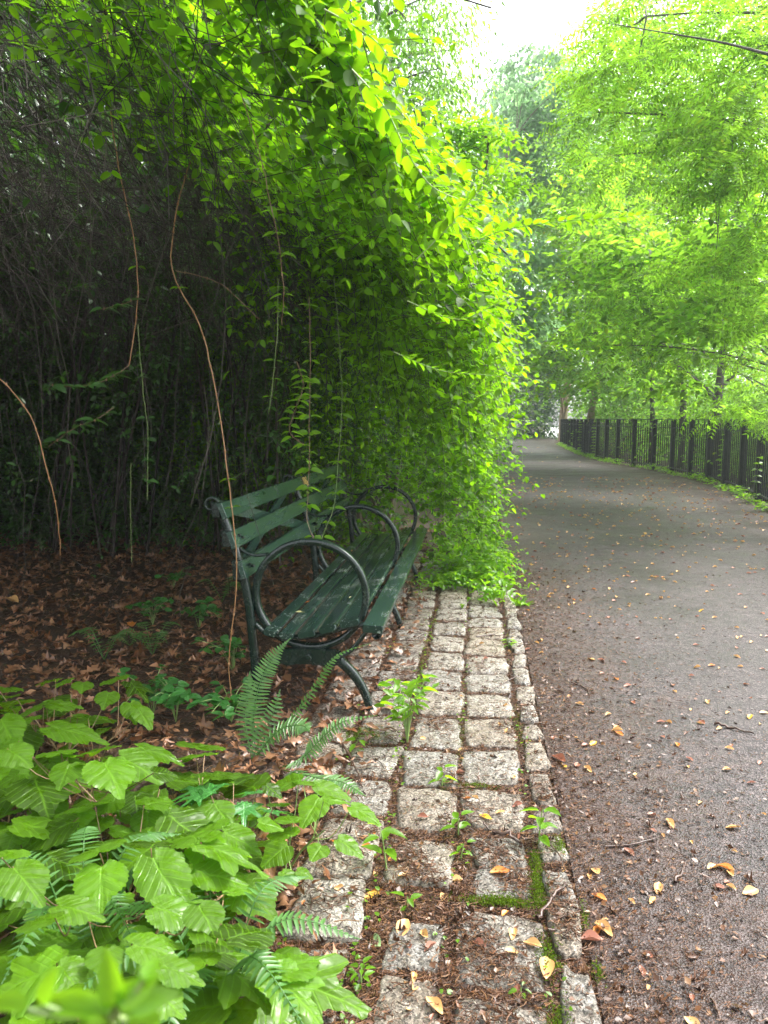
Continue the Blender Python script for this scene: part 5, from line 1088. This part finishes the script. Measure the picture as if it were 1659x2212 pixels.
def plant(label, root, leavesdef, kind='heart', mat='big_leaf', stem='brown_stem', name='broad_leaved_plant', group=None):
    """leavesdef: (bx,by,tx,ty,w_px,z, kind) in photo coordinates with the height of the leaf"""
    e = empty(name, tuple(root), label, 'plant', group); la_, ss = Acc(), Acc(); top = np.array(root) + np.array([0, 0, .02])
    items = []
    for d in leavesdef:
        bx, by, tx, ty, wpx, z = d[:6]; kd = d[6] if len(d) > 6 else kind
        b = ground(bx, by, z); t = ground(tx, ty, z - .03); dist = np.linalg.norm(b - _C); L = np.linalg.norm(t - b); w_ = 1.04 * wpx * dist / FPX
        if L > w_ * 1.35: t = b + (t - b) / L * w_ * 1.35
        if L < w_ * .8: t = b + (t - b) / L * w_ * .95
        t[2] = z - .25 * np.linalg.norm((t - b)[:2]) * rng.uniform(.4, 1.2); big_leaf(la_, b, t, w_, kd); items.append(b)
    items = np.array(items); rt = np.array(root, float)
    # a few main stems, petioles branching from them
    nst = max(1, len(items) // 6); order = np.argsort(items[:, 0] + .3 * items[:, 1])
    for grp in np.array_split(order, nst):
        c = items[grp].mean(0); r0 = rt + rng.normal(0, .04, 3) * [1, 1, 0]; P = smooth_path([r0, (r0 * .55 + c * .45) + [0, 0, -.01], c - [0, 0, .07]], 12); ss.add(*tubes(P, np.linspace(.0038, .0022, 12), 6))
        for i in grp:
            s0 = P[rng.integers(5, 11)]; b = items[i]; mid = (s0 + b) / 2 + [0, 0, -.02]; ss.add(*tubes(smooth_path([s0, mid - [0, 0, .02], b], 8), .0014, 5))
    la_.make('foliage', M_[mat], e, uv=True); ss.make('stem', M_[stem], e)
k3 = lambda L_, z, kd=None: [((a * .36), 1725 + b * .36, c * .36, 1725 + d * .36, w_ * .36, z + rng.uniform(-.03, .03)) + ((kk,) if (kk := (q[0] if q else kd)) else ()) for (a, b, c, d, w_, *q) in L_]
k4 = lambda L_, z, kd=None: [((a * .4), 1393.6 + b * .4, c * .4, 1393.6 + d * .4, w_ * .4, z + rng.uniform(-.03, .03)) + ((kk,) if (kk := (q[0] if q else kd)) else ()) for (a, b, c, d, w_, *q) in L_]
k2 = lambda L_, z, kd=None: [((a * .5), 1327 + b * .5, c * .5, 1327 + d * .5, w_ * .5, z + rng.uniform(-.03, .03)) + ((kk,) if (kk := (q[0] if q else kd)) else ()) for (a, b, c, d, w_, *q) in L_]
plant('large serrated heart-shaped leaves in the centre of the foreground plants', ground(420, 2050)[:3] * [1, 1, 0] + [-.1, .15, 0],
      k3([(75, 410, 265, 610, 250), (610, 400, 595, 665, 265), (910, 350, 1125, 640, 275), (600, 330, 560, 265, 300), (905, 298, 960, 215, 310), (10, 355, 170, 310, 200), (915, 650, 1215, 745, 230), (790, 872, 1130, 850, 220), (790, 880, 1070, 960, 210), (330, 720, 60, 770, 210), (340, 640, 640, 740, 200), (640, 900, 620, 1080, 190), (1190, 640, 1300, 860, 220), (960, 1000, 1245, 1110, 200)], .40))
plant('wide lobed bright leaves at the right of the foreground plants', ground(560, 1980)[:3] * [1, 1, 0] + [-.1, .1, 0],
      k3([(1210, 268, 1640, 385, 330, 'lobed'), (1215, 275, 1410, 500, 320, 'lobed'), (1205, 262, 1100, 165, 300, 'heart'), (1180, 440, 1500, 520, 230, 'ovate'), (1355, 850, 1650, 715, 330, 'heart'), (1240, 1000, 1150, 930, 200, 'heart')], .36))
plant('three-lobed leaf pair hanging lowest over the setts, bottom centre', ground(640, 2140)[:3] * [1, 1, 0] + [-.15, .05, 0],
      k2([(1180, 1545, 1605, 1695, 330, 'lobed'), (1180, 1545, 1400, 1730, 260, 'lobed'), (1180, 1545, 1385, 1480, 220, 'heart'), (960, 1500, 1200, 1690, 300, 'lobed'), (880, 1480, 1000, 1470, 180, 'heart')], .28))
plant('large dull lobed leaves in the lower left corner', ground(60, 2180)[:3] * [1, 1, 0] + [-.1, .15, 0],
      k3([(340, 985, 60, 920, 200, 'heart'), (340, 1000, 0, 1190, 360, 'lobed'), (345, 1000, 440, 1150, 230, 'heart'), (500, 1150, 350, 1330, 260, 'heart'), (700, 1200, 850, 1320, 260, 'heart'), (900, 1150, 1080, 1300, 240, 'heart'), (120, 1300, 250, 1420, 260, 'heart')], .42))
plant('raindrop-speckled heart leaves in the upper left of the foreground plants', ground(170, 1700)[:3] * [1, 1, 0],
      k4([(300, 185, 215, 190, 110, 'lobed'), (385, 190, 300, 230, 110, 'lobed'), (450, 200, 440, 272, 105), (590, 255, 555, 345, 120), (700, 200, 850, 310, 140, 'lobed'), (640, 190, 560, 155, 150), (700, 310, 735, 410, 110), (745, 340, 862, 458, 110, 'ovate'), (260, 440, 600, 475, 220), (235, 330, 30, 340, 130), (250, 320, 460, 325, 140), (180, 405, 0, 420, 150), (570, 560, 490, 520, 190), (740, 550, 1008, 592, 180), (0, 250, 90, 180, 170), (100, 300, 30, 270, 180), (330, 590, 240, 500, 190), (330, 600, 400, 560, 170)], .30))
plant('pair of broad speckled leaves above the centre of the foreground', ground(260, 1850)[:3] * [1, 1, 0],
      k4([(640, 600, 888, 685, 260), (560, 630, 665, 790, 250), (380, 640, 310, 770, 160), (480, 640, 400, 620, 110), (830, 690, 940, 720, 150), (40, 560, 150, 640, 170), (5, 400, 190, 640, 170, 'ovate'), (100, 520, 0, 600, 160)], .36))
plant('shaded round leaves low in the middle of the foreground plants', ground(200, 1830)[:3] * [1, 1, 0],
      k4([(640, 820, 560, 910, 150), (430, 890, 420, 1000, 150, 'ovate'), (560, 930, 500, 1055, 130, 'ovate'), (800, 900, 790, 1015, 160), (730, 810, 740, 905, 170), (260, 830, 260, 930, 180), (470, 780, 400, 770, 150), (150, 880, 0, 900, 230), (220, 980, 180, 1060, 160), (330, 1000, 400, 1090, 160), (1000, 870, 1150, 960, 240), (100, 700, 0, 780, 200), (300, 740, 200, 800, 160), (80, 1000, 60, 1090, 160), (600, 1000, 720, 1040, 150, 'ovate')], .18))
# random lower storey so that no bare ground shows between the leaves
low = []
for i in range(150):
    px = rng.uniform(-60, 560); py = rng.uniform(1500 + max(0, px - 250) * .55, 2230); a_ = rng.uniform(0, 6.28); L_ = rng.uniform(70, 130) * (py / 1850); low.append((px, py, px + L_ * math.cos(a_), py + L_ * .5 * math.sin(a_), L_, rng.uniform(.08, .24), ['heart', 'ovate', 'heart'][i % 3]))
for j, lab in enumerate(['understorey of shaded leaves below the left foreground', 'understorey of shaded leaves below the middle foreground', 'understorey of shaded leaves near the setts']):
    sub = [d for d in low if int(np.clip((d[0] + 60) / 210, 0, 2)) == j]
    if sub: plant(lab, ground(np.mean([d[0] for d in sub]), 1900)[:3] * [1, 1, 0], sub)
plant('glossy dark maple seedling leaves between foreground and fern', ground(480, 1800)[:3] * [1, 1, 0],
      k4([(1140, 800, 920, 700, 250, 'maple'), (1135, 800, 960, 830, 230, 'maple'), (1320, 850, 1320, 960, 210, 'maple'), (1390, 800, 1290, 740, 170, 'maple'), (1440, 900, 1560, 900, 190, 'maple')], .2), mat='gloss_leaf', name='maple_seedling')
plant('fresh serrated plant with drooping pointed leaves over the left setts', ground(600, 1880)[:3] * [1, 1, 0],
      k2([(1290, 720, 1160, 738, 120, 'ovate'), (1380, 795, 1300, 910, 125, 'ovate'), (1365, 738, 1595, 792, 110, 'ovate'), (1310, 735, 1360, 668, 110, 'ovate'), (1150, 740, 1222, 802, 80, 'ovate'), (1520, 830, 1655, 905, 110, 'ovate'), (1462, 972, 1575, 1050, 95, 'ovate'), (1390, 1000, 1345, 1095, 95, 'ovate'), (1400, 800, 1520, 830, 85, 'ovate'), (1285, 1108, 1358, 1165, 75, 'ovate'), (1220, 1112, 1290, 1192, 75, 'ovate'), (1250, 960, 1130, 880, 130, 'ovate'), (1240, 1000, 1160, 1080, 140, 'ovate'), (1260, 900, 1200, 850, 110, 'ovate')], .26), kind='ovate', stem='green_stem')
plant('serrated leaf plant between the maple seedling and the centre leaves', ground(520, 1900)[:3] * [1, 1, 0],
      k4([(1160, 860, 1250, 985, 150, 'ovate'), (1180, 1000, 990, 985, 230, 'heart'), (1400, 960, 1540, 1010, 150, 'ovate'), (1200, 1010, 1420, 1100, 260, 'heart'), (1480, 870, 1560, 840, 120, 'ovate')], .27))
# out-of-focus sprig close to the lens, bottom left
def sprig():
    c = _C + _ray(235, 2180) * .34; e = empty('near_sprig', tuple(c), 'blurred yellow-green sprig very close at the bottom left', 'plant'); la_, ss = Acc(), Acc()
    tips = [((250, 2180), (225, 2050), 55), ((250, 2170), (340, 2110), 55), ((240, 2190), (60, 2160), 60), ((90, 2170), (120, 2090), 40), ((260, 2180), (390, 2140), 55), ((60, 2180), (-40, 2160), 50), ((300, 2190), (330, 2240), 70), ((230, 2190), (180, 2230), 80), ((310, 2120), (345, 2060), 40)]
    for (b, t, wpx) in tips:
        B_ = _C + _ray(*b) * (.33 + rng.uniform(-.015, .015)); T_ = _C + _ray(*t) * (.33 + rng.uniform(-.02, .02)); n = -_ray(*b) + np.array([0, 0, .8]); la_.add(*leaves(B_[None], (T_ - B_)[None], norm(n + rng.normal(0, .2, 3))[None], np.linalg.norm(T_ - B_), wpx * .33 / FPX, ROUND)); ss.add(*tubes(smooth_path([c, (c + B_) / 2 - [0, 0, .004], B_], 6), .0012, 5))
    r_ = np.array([c[0] - .05, c[1] + .02, 0]); ss.add(*tubes(smooth_path([r_, (r_ + c) / 2 + [.02, 0, 0], c], 10), .0025, 6)); la_.make('foliage', M_['lime_leaf'], e); ss.make('stem', M_['green_stem'], e)
sprig()

from collections import defaultdict
gr = defaultdict(list)
for o in bpy.data.objects:
    if o.parent is None and o.name.startswith('fallen_leaf') and o.get('group'): gr[o['label']].append(o)
for lab, os_ in gr.items():
    if len(os_) < 2: continue
    os_.sort(key=lambda o: o.location.y)
    for k, o in enumerate(os_): o['label'] = lab.replace('scattered ', '') + ', ' + ORD[min(k, len(ORD) - 1)]
# ------------------------------------------------------------------ humid air
def haze():
    me = bpy.data.meshes.new('haze'); x0, x1, y0, y1, z0, z1 = -60, 60, -12, 140, -1.1, 24
    me.from_pydata([(x, y, z) for x in (x0, x1) for y in (y0, y1) for z in (z0, z1)], [], [(0, 1, 3, 2), (4, 6, 7, 5), (0, 4, 5, 1), (2, 3, 7, 6), (0, 2, 6, 4), (1, 5, 7, 3)])
    m = bpy.data.materials.new('haze'); m.use_nodes = True; n = m.node_tree; n.nodes.remove(n.nodes['Principled BSDF'])
    v = n.nodes.new('ShaderNodeVolumePrincipled'); v.inputs['Color'].default_value = (.9, .95, 1, 1); v.inputs['Density'].default_value = .0013; v.inputs['Anisotropy'].default_value = .2
    n.links.new(v.outputs[0], n.nodes['Material Output'].inputs['Volume']); me.materials.append(m)
    o = bpy.data.objects.new('haze', me); col.objects.link(o); tag(o, 'thin humid haze between the trees', 'haze', kind='stuff')
haze()
